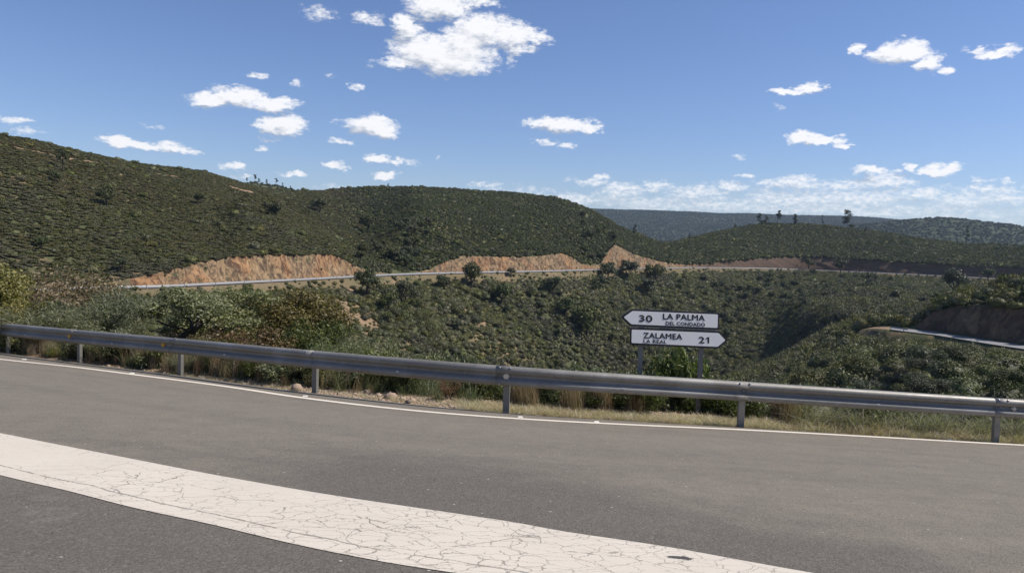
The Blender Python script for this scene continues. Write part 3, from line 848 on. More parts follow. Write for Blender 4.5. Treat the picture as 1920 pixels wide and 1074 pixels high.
# C-shaped post: web and two flanges
H_ = .70
pm.box((0, -.026, H_ / 2 - .12), (.10, .005, H_ + .24)); pm.box((-.0475, .004, H_ / 2 - .12), (.005, .055, H_ + .24)); pm.box((.0475, .004, H_ / 2 - .12), (.005, .055, H_ + .24))
pm.box((.035, .034, H_ / 2 - .12), (.025, .005, H_ + .24)); pm.box((-.035, .034, H_ / 2 - .12), (.03, .005, H_ + .24))
post_mesh = pm.mesh("post", M_STEEL)
bm_ = MB(); bm_.tube([(0, 0, -.004), (0, 0, .006), (0, 0, .012)], [.017, .017, .010], 8)
M_BOLT = plain("bolt_steel", (.30, .31, .32), .5, .6); bolt_mesh = bm_.mesh("bolt", M_BOLT)
def bolt(s, h, d):
    p, n = rail_at(s, .07 + d)
    o = link("bolt", bolt_mesh, gr); o.location = p + Vector((0, 0, float(verge_z(p)) + BC + h)) - G0
    o.rotation_euler = n.to_track_quat('Z', 'Y').to_euler() if h < .1 else (n * .55 + Vector((0, 0, .83))).to_track_quat('Z', 'Y').to_euler()
for i, s in enumerate(s_all):
    p, n = rail_at(s)
    o = link("post", post_mesh, gr); o.location = p + Vector((0, 0, float(verge_z(p)))) - G0
    o.rotation_euler = (0, 0, math.atan2(n.y, n.x) + PI / 2)
    if i < len(s_all) - 1: beam(s - .16, s_all[i + 1] + .16, .003 * (i % 2))
    if 4 <= i <= 12:
        for ds in (-.10, .06): bolt(s + ds, .128, .070); bolt(s + ds, -.128, .070)
        bolt(s - .02, .0, .02)
M_AMBER = plain("amber_reflector", (.55, .30, .03), .3); M_RW = plain("pale_reflector", (.60, .52, .40), .35); M_WHITE = plain("white_plastic", (.75, .74, .70), .5, 0, .06)
def reflector(px, mat, lab, r=.045):
    a = math.atan2(*[float(v) for v in ray(px, 690)[:2]]); j = int(np.argmin(np.abs(ra - a))); s = rail_s[j]
    p, n = rail_at(s, .07)
    mb = MB(); mb.tube([n * .012, n * .05, n * .062], [r * 1.05, r * 1.05, r * .8], 12)
    side = Vector((n.y, -n.x, 0)); mb.box(n * .035 + side * .0, (.10, .012, .02), Matrix.Rotation(math.atan2(side.y, side.x), 3, 'Z'))
    o = mb.build("reflector", mat, gr); o.location = p + Vector((0, 0, float(verge_z(p)) + BC)) - G0; o['label'] = lab
reflector(138, M_AMBER, "amber reflector near the left end")
reflector(318, M_AMBER, "dull amber reflector")
reflector(950, M_RW, "pale round reflector above a post")
reflector(1893, M_RW, "small pale reflector at the right end", .036)
def chipmark(px, h=-.07):
    a = math.atan2(*[float(v) for v in ray(px, 690)[:2]]); s = rail_s[int(np.argmin(np.abs(ra - a)))]
    p, n = rail_at(s, .07 + .085); mb = MB(); side = Vector((n.y, -n.x, 0))
    mb.box((0, 0, 0), (.05, .004, .014), Matrix.Rotation(math.atan2(side.y, side.x), 3, 'Z'))
    o = mb.build("sticker", M_WHITE, gr); o.location = p + Vector((0, 0, float(verge_z(p)) + BC + h)) - G0
for px in (62, 218, 434, 748, 1159, 1640): chipmark(px)

# ------------------------------------------------------------------ road studs by the edge line
sm_ = MB(); sm_.add([(-.06, -.05, 0), (.06, -.05, 0), (.06, .05, 0), (-.06, .05, 0), (-.045, -.025, .018), (.045, -.025, .018), (.045, .025, .018), (-.045, .025, .018)],
    [(0, 3, 2, 1), (4, 5, 6, 7), (0, 1, 5, 4), (1, 2, 6, 5), (2, 3, 7, 6), (3, 0, 4, 7)])
stud_mesh = sm_.mesh("road_stud", plain("stud_white", (.66, .63, .56), .5))
STUDS = [(45, 676, "leftmost"), (247, 702, "second from the left"), (572, 745, "below the rock"), (975, 784, "just right of the middle post"), (1118, 793, "left of the sign posts"), (1780, 826, "rightmost")]
for (x, y, w) in STUDS:
    q = hit(x, y - 2); o = link("road_stud", stud_mesh); o.location = (q[0], q[1], plane_z(*q) + .001)
    o.rotation_euler = (0, 0, .2); o.scale = (.75, .75, .75); tag(o, "small white road stud beside the edge line, " + w, "road stud", "road studs along the edge line")

# ------------------------------------------------------------------ the direction sign
SD = 12.75
SX, ST = 2.78, .20        # the boards are turned a little towards the right
def sign_pt(px, py, d=SD):
    X, Y, Z = [float(v) for v in ray(px, py)]; y = (d - SX * ST) / (1 - X / Y * ST); return Vector((X / Y * y, y, Z / Y * y))
sg = empty("direction_sign", tuple(ground(1202, 12.9)))
tag(sg, "pair of white arrow direction boards on two grey posts behind the guardrail", "road sign")
S0 = sg.location.copy()
M_SIGNW = plain("sign_white", (.86, .84, .79), .45, 0, .05, 3); M_SIGNB = plain("sign_black", (.018, .018, .02), .5); M_SIGNBACK = plain("sign_back", (.35, .36, .37), .5, .4)
def panel(outl, inset, name):
    """outl: board outline in photo px, listed clockwise; a board with a raised black border"""
    P = [sign_pt(*p) for p in outl]
    c = sum(P, Vector()) / len(P)
    n = len(P); back_ = Vector((0, .03, 0)); V = P + [p + back_ for p in P]
    mb = MB(); mb.add([v - S0 for v in V], [tuple(range(n)), tuple(range(2 * n - 1, n - 1, -1))] + [(i, i + n, (i + 1) % n + n, (i + 1) % n) for i in range(n)])
    b = mb.build(name, M_SIGNB, sg)
    mb = MB(); Q = [sign_pt(*p) + Vector((0, -.004, 0)) for p in inset]
    V = Q + [q + Vector((0, .003, 0)) for q in Q]; m = len(Q)
    mb.add([v - S0 for v in V], [tuple(range(m))] + [(i, i + m, (i + 1) % m + m, (i + 1) % m) for i in range(m)])
    mb.build("face", M_SIGNW, b)
    return b
def rounded(pts, r=3.0, sharp=()):
    out = []; n = len(pts)
    for i, p in enumerate(pts):
        p = np.array(p, float); a = np.array(pts[i - 1], float) - p; b = np.array(pts[(i + 1) % n], float) - p
        if i in sharp: rr_ = r * .6
        else: rr_ = r
        a = a / np.linalg.norm(a) * rr_; b = b / np.linalg.norm(b) * rr_
        for t in (0, .33, .67, 1): out.append(tuple(p + a * (1 - t) ** 2 + b * t ** 2))
    return out
top_o = [(1184, 579.5), (1349, 586.3), (1348.5, 618), (1181, 610.8), (1163.5, 594)]
top_i = [(1186, 582.8), (1346, 589.3), (1345.4, 614.6), (1183.5, 607.6), (1169.5, 594.4)]
bot_o = [(1181.5, 614.3), (1349, 621), (1366, 637.8), (1347, 653.3), (1181, 645.8)]
bot_i = [(1184.5, 617.6), (1347.5, 624.2), (1360, 637.6), (1345.6, 649.9), (1184, 642.6)]
pt_ = panel(rounded(top_o), rounded(top_i, 2.2), "arrow_board"); pt_['label'] = "upper board pointing left, 30 LA PALMA DEL CONDADO"
pb_ = panel(rounded(bot_o), rounded(bot_i, 2.2), "arrow_board"); pb_['label'] = "lower board pointing right, ZALAMEA LA REAL 21"
dg = bpy.context.evaluated_depsgraph_get
def text(body, parent, x0, y0, x1, h_px, bold=.02):
    """lettering from photo x0..x1 along the board's slope with its baseline at y0 and cap height h_px"""
    cu = bpy.data.curves.new("lettering", 'FONT'); cu.body = body; cu.size = 1.0; cu.offset = bold; cu.space_character = 1.06
    cu.extrude = 0; ob = bpy.data.objects.new("tmp_text", cu); COL.objects.link(ob)
    d = dg(); d.update(); me = bpy.data.meshes.new_from_object(ob.evaluated_get(d)); bpy.data.objects.remove(ob)
    V = np.empty(len(me.vertices) * 3, np.float32); me.vertices.foreach_get('co', V); V = V.reshape(-1, 3)
    x, y = V[:, 0], V[:, 1]; x = (x - x.min()) / (x.max() - x.min()); base = 0.0; hgt = y.max()
    y = (y - base) / hgt
    sl = .0415
    out = [sign_pt(x0 + (x1 - x0) * a, y0 + sl * (x1 - x0) * a - h_px * b, SD - .0065) - S0 for a, b in zip(x, y)]
    me.vertices.foreach_set('co', np.array([tuple(v) for v in out], np.float32).ravel()); me.update()
    Fs = [tuple(p.vertices) for p in me.polygons]; V0 = [v.co.copy() for v in me.vertices]; mb = MB(); w = h_px * .05 * SD / F
    for k, (dx, dz) in enumerate([(0, 0), (-w, 0), (w, 0), (0, w * .8), (0, -w * .8)]):
        mb.add([v + Vector((dx, -.0004 * k, dz)) for v in V0], Fs)
    bpy.data.meshes.remove(me)
    return mb.build("lettering", M_SIGNB, parent)
text("30", pt_, 1198.8, 602.4, 1222.6, 11.8, 0.0)
text("LA PALMA", pt_, 1243.5, 598.0, 1321.3, 10.2, 0.0)
text("DEL CONDADO", pt_, 1248.5, 609.2, 1321.6, 6.7, 0.0)
text("ZALAMEA", pb_, 1206.8, 633.2, 1279, 9.8, 0.0)
text("LA", pb_, 1206.8, 642.3, 1219.3, 6.1, 0.0)
text("REAL", pb_, 1224.3, 643.0, 1249.8, 6.1, 0.0)
text("2", pb_, 1310.5, 642.6, 1320.6, 11.4, 0.0)
one = [(1326.8, 643.3), (1326.8, 634.9), (1323.4, 636.6), (1323.4, 634.3), (1327.2, 631.6), (1329.9, 631.7), (1329.9, 643.4)]
mb = MB(); mb.add([sign_pt(x, y, SD - .0065) - S0 for x, y in one], [tuple(range(7))]); mb.build("lettering", M_SIGNB, pb_)
for (xt, yt, xb) in ((1206, 583, 1200), (1320, 588, 1315)):
    pt = sign_pt(xt, yt) + Vector((0, .075, 0)); gb = ground(xb, 12.95)
    # keep the post upright
    mb = MB(); hgt = pt.z - .01 - gb.z + .3
    cx, cy = pt.x, pt.y
    mb.box((cx - S0.x, cy - S0.y, gb.z - .3 + hgt / 2 - S0.z), (.08, .04, hgt))
    o = mb.build("post", M_STEEL, sg)
    for yy in (yt + 12, yt + 47):
        mb = MB(); q = sign_pt(xt, yy) + Vector((0, .043, 0)) - S0; mb.box(q, (.14, .022, .05)); mb.build("clamp", M_SIGNBACK, sg)
for (yy, x0_, x1_) in ((613.4, 1188, 1344),):
    mb = MB(); a = sign_pt(x0_, 612) + Vector((0, .045, 0)) - S0; b = sign_pt(x1_, 619) + Vector((0, .045, 0)) - S0
    mb.tube([a, b], .014, 4); mb.build("rail_bracket", M_SIGNBACK, sg)

# ------------------------------------------------------------------ plants
def leaf_cloud(centers, radii, n, size, flat=.0, elong=1.6, outw=.6, rs=rng, shell=.55, zsq=1.0):
    """n leaf-sized quads spread over lumps; returns V,Q"""
    centers = np.asarray(centers, float); radii = np.asarray(radii, float)
    w = radii ** 2; ci = rs.choice(len(centers), n, p=w / w.sum())
    d = rs.normal(size=(n, 3)); d[:, 2] = d[:, 2] * .9 + .15; d /= np.linalg.norm(d, axis=1)[:, None]
    rad = radii[ci] * (shell + (1 - shell) * rs.random(n) ** .6) * (1 + .25 * rs.normal(size=n) * .6)
    P = centers[ci] + d * rad[:, None] * [1, 1, zsq]
    nor = d * outw + rs.normal(size=(n, 3)) * (1 - outw); nor[:, 2] += .15; nor /= np.linalg.norm(nor, axis=1)[:, None]
    t = rs.normal(size=(n, 3)); t -= nor * (t * nor).sum(1)[:, None]; t /= np.linalg.norm(t, axis=1)[:, None]
    b = np.cross(nor, t); s = size * (.55 + .9 * rs.random(n))[:, None]
    t = t * s * elong / 2; b = b * s / 2
    V = np.stack([P - t, P + b * .9 - t * .1, P + t, P - b * .9 - t * .1], 1).reshape(-1, 3)
    return V, np.arange(4 * n).reshape(n, 4)

def blob(c, r, n=10, rs=rng):
    """rough dark core ball"""
    V = []; Fs = []
    for i in range(n // 2 + 1):
        for j in range(n):
            th = PI * i / (n // 2); ph = 2 * PI * j / n; k = 1 + .18 * rs.normal()
            V.append((c[0] + r[0] * k * math.sin(th) * math.cos(ph), c[1] + r[1] * k * math.sin(th) * math.sin(ph), c[2] + r[2] * k * math.cos(th)))
    V = np.array(V); q = grid_faces(n // 2 + 1, n)
    q2 = np.array([[i * n + n - 1, i * n, (i + 1) * n, (i + 1) * n + n - 1] for i in range(n // 2)])
    return V, np.vstack([q, q2])

def join(parts):
    V = []; Q = []; o = 0
    for v, q in parts: V.append(v); Q.append(q + o); o += len(v)
    return np.vstack(V), np.vstack(Q)

def bush_mesh(name, mat, n, size, h=.8, lumps=7, core=True, seed=1, elong=1.5, spiky=0.0):
    rs = np.random.default_rng(seed)
    C = []; R = []
    for i in range(lumps):
        a = rs.random() * 2 * PI; r = rs.random() ** .6 * .62; zz = h * (.35 + .5 * rs.random()) * (1 - .45 * r)
        C.append((math.cos(a) * r, math.sin(a) * r, zz)); R.append(.26 + .2 * rs.random())
    C.append((0, 0, h * .55)); R.append(.45)
    parts = [leaf_cloud(C, R, n, size, rs=rs, zsq=h * .95, elong=elong)]
    if spiky:
        m = int(n * spiky); a = rs.random(m) * 2 * PI; r = rs.random(m) ** .5 * .8
        P = np.c_[np.cos(a) * r, np.sin(a) * r, h * (.6 + .3 * rs.random(m)) * (1 - .4 * r)]
        up_ = np.c_[rs.normal(size=m) * .15, rs.normal(size=m) * .15, .22 + .25 * rs.random(m)] * h
        sd_ = np.c_[np.cos(a + 1.2), np.sin(a + 1.2), np.zeros(m)] * size * .35
        parts.append((np.stack([P - sd_, P + sd_, P + up_ + sd_ * .2, P + up_ - sd_ * .2], 1).reshape(-1, 3), np.arange(4 * m).reshape(m, 4)))
    if core: parts.append(blob((0, 0, h * .38), (.66, .66, h * .45), 8, rs))
    V, Q = join(parts)
    return np_mesh(name, V, Q, [mat])

# instancer for uncountable scrub
def protos(name, meshes):
    c = bpy.data.collections.new(name)
    for i, m in enumerate(meshes):
        o = bpy.data.objects.new("%s_%02d" % (name, i), m); c.objects.link(o)
    return c
def scatter(name, label, coll, nproto, P, S, tint, seed=0, tilt=.12, cat=None):
    n = len(P); rs = np.random.default_rng(seed + 100)
    me = bpy.data.meshes.new(name); me.vertices.add(n); me.vertices.foreach_set('co', np.asarray(P, np.float32).ravel())
    def att(nm, typ, arr, key='value'):
        a = me.attributes.new(nm, typ, 'POINT'); a.data.foreach_set(key, np.ascontiguousarray(arr).ravel())
    att('scl', 'FLOAT_VECTOR', np.asarray(S, np.float32), 'vector')
    att('rot', 'FLOAT_VECTOR', np.c_[rs.normal(size=(n, 2)) * tilt, rs.random(n) * 2 * PI].astype(np.float32), 'vector')
    att('idx', 'INT', rs.integers(0, nproto, n).astype(np.int32)); att('tint', 'FLOAT', np.asarray(tint, np.float32))
    ng = bpy.data.node_groups.new(name + "_nodes", 'GeometryNodeTree')
    ng.interface.new_socket("Geometry", in_out='INPUT', socket_type='NodeSocketGeometry')
    ng.interface.new_socket("Geometry", in_out='OUTPUT', socket_type='NodeSocketGeometry')
    N, L = ng.nodes, ng.links
    gi_, go_ = N.new('NodeGroupInput'), N.new('NodeGroupOutput')
    ip = N.new('GeometryNodeInstanceOnPoints'); ci = N.new('GeometryNodeCollectionInfo'); ci.inputs[0].default_value = coll
    ci.inputs['Separate Children'].default_value = True; ci.inputs['Reset Children'].default_value = True
    def na(nm, typ):
        a = N.new('GeometryNodeInputNamedAttribute'); a.data_type = typ; a.inputs[0].default_value = nm; return a.outputs[0]
    L.new(gi_.outputs[0], ip.inputs['Points']); L.new(ci.outputs[0], ip.inputs['Instance']); ip.inputs['Pick Instance'].default_value = True
    L.new(na('idx', 'INT'), ip.inputs['Instance Index'])
    e2r = N.new('FunctionNodeEulerToRotation'); L.new(na('rot', 'FLOAT_VECTOR'), e2r.inputs[0]); L.new(e2r.outputs[0], ip.inputs['Rotation'])
    L.new(na('scl', 'FLOAT_VECTOR'), ip.inputs['Scale']); L.new(ip.outputs[0], go_.inputs[0])
    o = link(name, me); md = o.modifiers.new("scatter", 'NODES'); md.node_group = ng
    tag(o, label, cat, kind='stuff')
    return o

# cell areas of the terrain grid for sampling
dA = np.abs((Xg[1:, 1:] - Xg[:-1, :-1]) * (Yg[1:, :-1] - Yg[:-1, 1:]) - (Yg[1:, 1:] - Yg[:-1, :-1]) * (Xg[1:, :-1] - Xg[:-1, 1:])) * .5
cellK = np.repeat(K_[1:][None], NA - 1, 0); cellPX = np.repeat(((PX[1:] + PX[:-1]) / 2)[:, None], NR - 1, 1)
cellR = (R_[1:, 1:] + R_[:-1, :-1]) / 2
cellX = (Xg[1:, 1:] + Xg[:-1, :-1]) / 2; cellY = (Yg[1:, 1:] + Yg[:-1, :-1]) / 2
vis = (np.abs((AZ[1:] + AZ[:-1]) / 2) < math.radians(37))[:, None] & (np.abs(cellR) < 1e9)
tagK = np.array([tags[k] for k in K_[1:]])
def in_tags(*n): return np.isin(tagK, n)[None] & vis
def sample(dens, seed):
    rs = np.random.default_rng(seed); w = (dA * dens).ravel(); n = int(w.sum()); c = np.cumsum(w); c /= c[-1]
    q = np.searchsorted(c, rs.random(n)); i, j = q // (NR - 1), q % (NR - 1); u, v = rs.random(n), rs.random(n)
    def bl(G): return (G[i, j] * (1 - u) * (1 - v) + G[i + 1, j] * u * (1 - v) + G[i, j + 1] * (1 - u) * v + G[i + 1, j + 1] * u * v)
    return np.c_[bl(Xg), bl(Yg), bl(Z_)], cellPX[i, j], cellR[i, j], rs

# foliage colours
L_HEATH = leaf_mat("heath_leaves", (.092, .080, .048), (.068, .094, .038), (.115, .115, .065), True, .15, .7, .05, .45)
L_ROSE = leaf_mat("rockrose_leaves", (.042, .057, .027), (.088, .110, .045), (.088, .11, .058), True, .15, .6, .05)
L_SLOPE = leaf_mat("slope_leaves", (.042, .054, .028), (.145, .165, .074), (.18, .19, .115), True, .18, .6, .07)
L_OAK = leaf_mat("oak_leaves", (.036, .048, .024), (.080, .100, .046), (.11, .13, .07), False, .12, .55, .2)
L_TALL = leaf_mat("tall_bush_leaves", (.036, .050, .026), (.125, .148, .066), (.16, .175, .10), True, .15, .6, .07)
L_FAROAK = leaf_mat("far_woods_leaves", (.030, .042, .022), (.060, .075, .036), None, True, .1, .7, .01)
L_PINE = leaf_mat("pine_needles", (.028, .040, .020), (.050, .066, .032), (.075, .09, .05), False, .1, .6, .3)

heath = protos("heath", [bush_mesh("heath_bush%d" % i, L_HEATH, 210, .17, .5, 7, True, 10 + i, 1.5, .25) for i in range(5)])
rose = protos("rockrose", [bush_mesh("rockrose_bush%d" % i, L_ROSE, 210, .17, .85, 7, True, 30 + i, 1.5, .35) for i in range(5)])
slop = protos("slope", [bush_mesh("slope_bush%d" % i, L_SLOPE, 480, .115, .85, 10, True, 50 + i, 1.5, .08) for i in range(6)])

hillK = in_tags('hill') & (cellR < 900)
bare = (fbm(cellX, cellY, 14, 3, 77) > .13)
# rust coloured firebreak that runs just below the crest of the left hill
def col_frac():
    return (cellR - rF[:-1, None]) / (rG - rF)[:-1, None]
frac = col_frac()
track = trk[1:, 1:]
leftm = sm(cellPX, 700, 640)
ds = 1.15 * hillK
ds = ds * np.where(bare, .9, 1) * np.where(track, .06, 1)
P, px_, r_, rs = sample(ds * sm(cellPX, 720, 600), 1)
tn = np.clip(.5 + fbm(P[:, 0], P[:, 1], 44, 4, 91) * 2.6 + rs.normal(size=len(P)) * .12, 0, 1)
s = (.75 + .55 * rs.random(len(P)) ** 2) * (1 + fbm(P[:, 0], P[:, 1], 20, 3, 8) * .6)
scatter("heath_scrub", "low olive and brown scrub covering the left hillside", heath, 5, P, np.c_[s * 1.3, s * 1.3, s * (.55 + .4 * rs.random(len(P)))], tn, 1)
P, px_, r_, rs = sample(np.where(cellPX < 1240, .62, .40) * hillK * np.where(bare, .6, 1) * sm(cellPX, 600, 720), 2)
tn = np.clip(.45 + fbm(P[:, 0], P[:, 1], 40, 4, 92) * 2.2 + sm(px_, 1180, 1300) * .32 + rs.normal(size=len(P)) * .28, 0, 1)
s = (.75 + .6 * rs.random(len(P)) ** 2) * (1 + fbm(P[:, 0], P[:, 1], 24, 3, 18) * .7) * np.where(px_ > 1250, 1.5, 1)
scatter("rockrose_scrub", "dense dark green scrub covering the middle and right hills", rose, 5, P, np.c_[s * 1.15, s * 1.15, s * (.9 + .5 * rs.random(len(P)))], tn, 2)
slK = (in_tags('slope', 'valley', 'near', 'lroad') | (in_tags('lcut') & (wR[:-1, None] < .6))) & (cellR > 45)
open_ = fbm(cellX, cellY, 22, 4, 55)
dens = slK * np.where(open_ > .10, .62, .80) * np.where(cellPX > 1150, .9, 1)
dens = dens * (1 - .93 * np.exp(-((cellPX - 652) / 44) ** 2) * (cellR > 150) * (fbm(cellX, cellY, 9, 3, 12) > -.12))
lr_band = (wR[:-1, None] > .5) & (cellR > r_lr[:-1, None] - 12) & (cellR < r_lr[:-1, None] + 8.5)
P, px_, r_, rs = sample(dens * ~lr_band * (cellR > 140), 3)
tn = np.clip(.50 + fbm(P[:, 0], P[:, 1], 26, 4, 93) * 2.6 - sm(px_, 1050, 1300) * .22 + rs.normal(size=len(P)) * .28, 0, 1)
s = (.55 + 1.5 * rs.random(len(P)) ** 2.2) * (1 + (px_ > 1150) * .45)
scatter("slope_scrub", "mixed green bushes covering the valley slopes below the far road", slop, 6, P, np.c_[s, s, s * (.8 + .45 * rs.random(len(P)))], tn, 3)
fine_p = protos("fineslope", [bush_mesh("fine_bush%d" % i, L_SLOPE, 2200, .05, .85, 12, True, 120 + i, 1.5, .04) for i in range(5)])
P, px_, r_, rs = sample(dens * ~lr_band * (cellR <= 140) * .8, 35)
tn = np.clip(.42 + fbm(P[:, 0], P[:, 1], 18, 4, 95) * 2.4 + rs.normal(size=len(P)) * .3, 0, 1)
s = .55 + 1.1 * rs.random(len(P)) ** 2
scatter("ravine_scrub", "finer leaved bushes on the near rim of the ravine below the guardrail", fine_p, 5, P, np.c_[s, s, s * (.7 + .45 * rs.random(len(P)))], tn, 35)
# taller bushes that break the even scrub of the hills
P, px_, r_, rs = sample(hillK * np.where(cellPX > 1240, .050, np.where(cellPX > 690, .030, .011)) * np.where(fbm(cellX, cellY, 30, 3, 66) > .0, 1.6, .5) * ~track, 33)
s = (1.1 + 1.3 * rs.random(len(P)) ** 2) * np.where(px_ > 1240, 1.25, 1)
scatter("hill_bushes", "larger rounded bushes standing out of the scrub on the hills", slop, 6, P, np.c_[s, s, s * (.8 + .3 * rs.random(len(P)))], rs.random(len(P)), 33)
tall = protos("tallbush", [bush_mesh("tall_bush%d" % i, L_TALL, 1800, .058, .95, 14, True, 90 + i, 1.5) for i in range(4)])
P, px_, r_, rs = sample(slK * ~lr_band * np.where(cellPX > 1150, .075, .030) * np.where(fbm(cellX, cellY, 36, 3, 67) > -.03, 1.6, .35) * (np.abs(cellPX - 655) > 50), 34)
s = 1.2 + 2.1 * rs.random(len(P)) ** 2.2
scatter("tall_bushes", "dark merged bushes standing over the lower scrub of the valley slopes", tall, 4, P, np.c_[s, s * (.8 + .4 * rs.random(len(P))), s * (.75 + .35 * rs.random(len(P)))], np.where(rs.random(len(P)) < .5, rs.uniform(0, .3, len(P)), rs.uniform(.5, 1, len(P))), 34)
# fringe along the far road and the top of the cuttings
P, px_, r_, rs = sample(in_tags('soilbank') * .42, 4)
s = .3 + .9 * rs.random(len(P)) ** 2
scatter("roadside_scrub", "small bushes on the bank just below the far road", slop, 6, P, np.c_[s, s, s], rs.random(len(P)), 4)
P, px_, r_, rs = sample(in_tags('cut') * .035 + in_tags('lcut') * .22, 14)
s = .25 + .45 * rs.random(len(P))
scatter("cutting_scrub", "tufts growing on the rock cuttings", slop, 6, P, np.c_[s, s, s * .8], rs.random(len(P)), 14)
farw = protos("farwood", [bush_mesh("far_crown%d" % i, L_FAROAK, 70, .34, .85, 5, True, 70 + i) for i in range(4)])
fK = (in_tags('far') | in_tags('behind')) & (cellR > 560)
P, px_, r_, rs = sample(fK * np.where(cellR < 1300, .012, .0150) * (fbm(cellX, cellY, 260, 4, 61) > -.36) * ((cellPX > 1000) | ((cellPX > 430) & (cellPX < 600) & (cellR < 1200))), 5)
s = (2.2 + 2.6 * rs.random(len(P))) * np.where(r_ < 1300, .6, 1.0)
tn = np.clip(.4 + fbm(P[:, 0], P[:, 1], 300, 3, 94) * 1.6 + rs.normal(size=len(P)) * .15, 0, 1)
scatter("far_woods", "hazy woods on the distant hills", farw, 4, P, np.c_[s, s, s * .9], tn, 5)

# ---- trees
def limb(mb, p, d, L, r, depth, tips, rs, bend=.35, segs=4):
    pts = [Vector(p)]; rad = [r]
    for k in range(segs):
        d = (d + Vector((rs.normal() * bend, rs.normal() * bend, rs.normal() * bend * .5 + .06))).normalized()
        pts.append(pts[-1] + d * L / segs); rad.append(r * (1 - .42 * (k + 1) / segs))
    mb.tube(pts, rad, 6 if depth > 1 else 5, cap=False)
    if depth == 0: tips.append(pts[-1]); tips.append(pts[-2]); return
    for k in range(int(rs.integers(2, 4))):
        nd = (d + Vector((rs.normal() * .75, rs.normal() * .75, rs.normal() * .35 + .15))).normalized()
        limb(mb, pts[-1 - (k % 2)], nd, L * (.6 + .25 * rs.random()), rad[-1] * .72, depth - 1, tips, rs, bend, segs)

def make_tree(name, leafm, barkm, h, spread, n, size, seed, depth=2, trunk_r=.14, lean=(0, 0), clump=.42, fill=True, elong=1.5, core=0, tfrac=.33):
    """unit tree: returns (trunk mesh, crown mesh), base at the origin"""
    rs = np.random.default_rng(seed); mb = MB(); tips = []
    th = h * tfrac
    tr = [Vector((0, 0, -.4)), Vector((lean[0] * .3, lean[1] * .3, th * .5)), Vector((lean[0], lean[1], th))]
    mb.tube(tr, [trunk_r * 1.25, trunk_r, trunk_r * .85], 8, cap=False)
    k = 4
    for i in range(k):
        a = 2 * PI * (i + rs.random() * .6) / k
        limb(mb, tr[-1] - Vector((0, 0, .1 * i)), Vector((math.cos(a) * .8, math.sin(a) * .8, .75)), h * .36 * (.8 + .4 * rs.random()), trunk_r * .6, depth - 1, tips, rs)
    T = np.array([tuple(t) for t in tips]); c0 = T.mean(0)
    T[:, :2] = (T[:, :2] - c0[:2]) ; ext = np.abs(T[:, :2]).max() + 1e-6
    V = np.array(mb.v); up_w = np.clip((V[:, 2] - th * .6) / (h * .5), 0, 1)[:, None]
    V[:, :2] = V[:, :2] * (1 - up_w) + ((V[:, :2] - c0[:2]) * spread * .82 / ext + c0[:2] * .3) * up_w
    T[:, :2] = T[:, :2] * spread * .82 / ext + c0[:2] * .3
    zr_ = (T[:, 2] - th) / (T[:, 2].max() - th + 1e-6); T[:, 2] = th + zr_ * (h * .88 - th)
    V[:, 2] = np.where(V[:, 2] > th, th + (V[:, 2] - th) / (max(t.z for t in tips) - th) * (h * .88 - th), V[:, 2])
    mb.v = [tuple(v) for v in V]
    C = T; R = clump * spread * (.55 + .6 * rs.random(len(C)))
    if fill:
        m = max(3, len(C) // 3); a = rs.random(m) * 2 * PI; q = rs.random(m) ** .5 * spread * .6
        C = np.vstack([C, np.c_[np.cos(a) * q, np.sin(a) * q, th + (h - th) * (.25 + .5 * rs.random(m))]]); R = np.r_[R, clump * spread * .8 * np.ones(m)]
    parts = [leaf_cloud(C, R, n, size, rs=rs, elong=elong, shell=.35, zsq=.8)]
    for q in range(core):
        j = rs.integers(len(C)); parts.append(blob(C[j] * [.8, .8, .95], (R[j] * .6, R[j] * .6, R[j] * .5), 8, rs))
    Vc, Qc = join(parts)
    return mb.mesh("trunk", barkm, True), np_mesh("crown", Vc, Qc, [leafm])

def place_tree(name, tm, loc, s, label, cat, group, rz=None, sz=None):
    root = empty(name, tuple(loc), random.random() * 2 * PI if rz is None else rz)
    root.scale = (s, s, sz or s)
    tag(root, label, cat, group)
    link("trunk", tm[0], root); link("crown", tm[1], root)
    return root

oaks = [make_tree("oak", L_OAK, M_BARK, 4.4, 2.3, 2600, .20, 200 + i, 2, .16, core=8) for i in range(6)]
oaks_fine = [make_tree("oak", L_OAK, M_BARK, 4.2, 2.5, 9000, .105, 220 + i, 3, .16, core=8) for i in range(3)]
# named oaks: photo position of the foot, distance range, crown width in photo pixels, label
OAKS = [
 (760, 570, 46, "lone round holm oak with a clear dark trunk on the grassy slope", 0),
 (688, 556, 52, "dark holm oak that hides part of the far road near the gully", 1),
 (727, 590, 44, "holm oak on the slope just below and left of the lone oak", 2),
 (884, 545, 54, "largest dark holm oak rising in front of the far road below the middle cutting", 3),
 (958, 521, 20, "small dark round bush like oak at the far road's edge", 4),
 (832, 548, 34, "squat dark oak left of the largest oak under the middle cutting", 5),
 (1100, 634, 62, "broad oak with a visible forked trunk low on the middle slope", 0),
 (1036, 556, 40, "round oak on the open slope left of the bright cutting", 2),
 (1140, 530, 40, "dark oak standing under the bright orange cutting", 1),
 (1125, 548, 34, "oak casting a dark shadow on open ground below the bright cutting", 3),
 (1176, 528, 42, "wide oak just right of the oak under the bright cutting", 4),
 (1228, 534, 40, "oak touching the far road right of the bright cutting", 5),
 (1214, 556, 36, "dark oak below the far road above the sign", 0),
 (1060, 596, 40, "oak in the middle of the slope between gully and sign", 1),
 (1254, 634, 48, "oak half hidden behind the sign boards", 2),
 (940, 574, 44, "oak below the middle cutting with a spreading crown", 3),
 (1788, 556, 46, "large rounded oak in front of the far road at the right edge", 3),
 (1852, 530, 24, "small pale oak against the dark cutting at far right", 4),
 (1576, 514, 26, "grey green oak standing against the dark cutting", 2),
 (1516, 506, 22, "pale bush like oak by the far road against the dark cutting", 5),
]
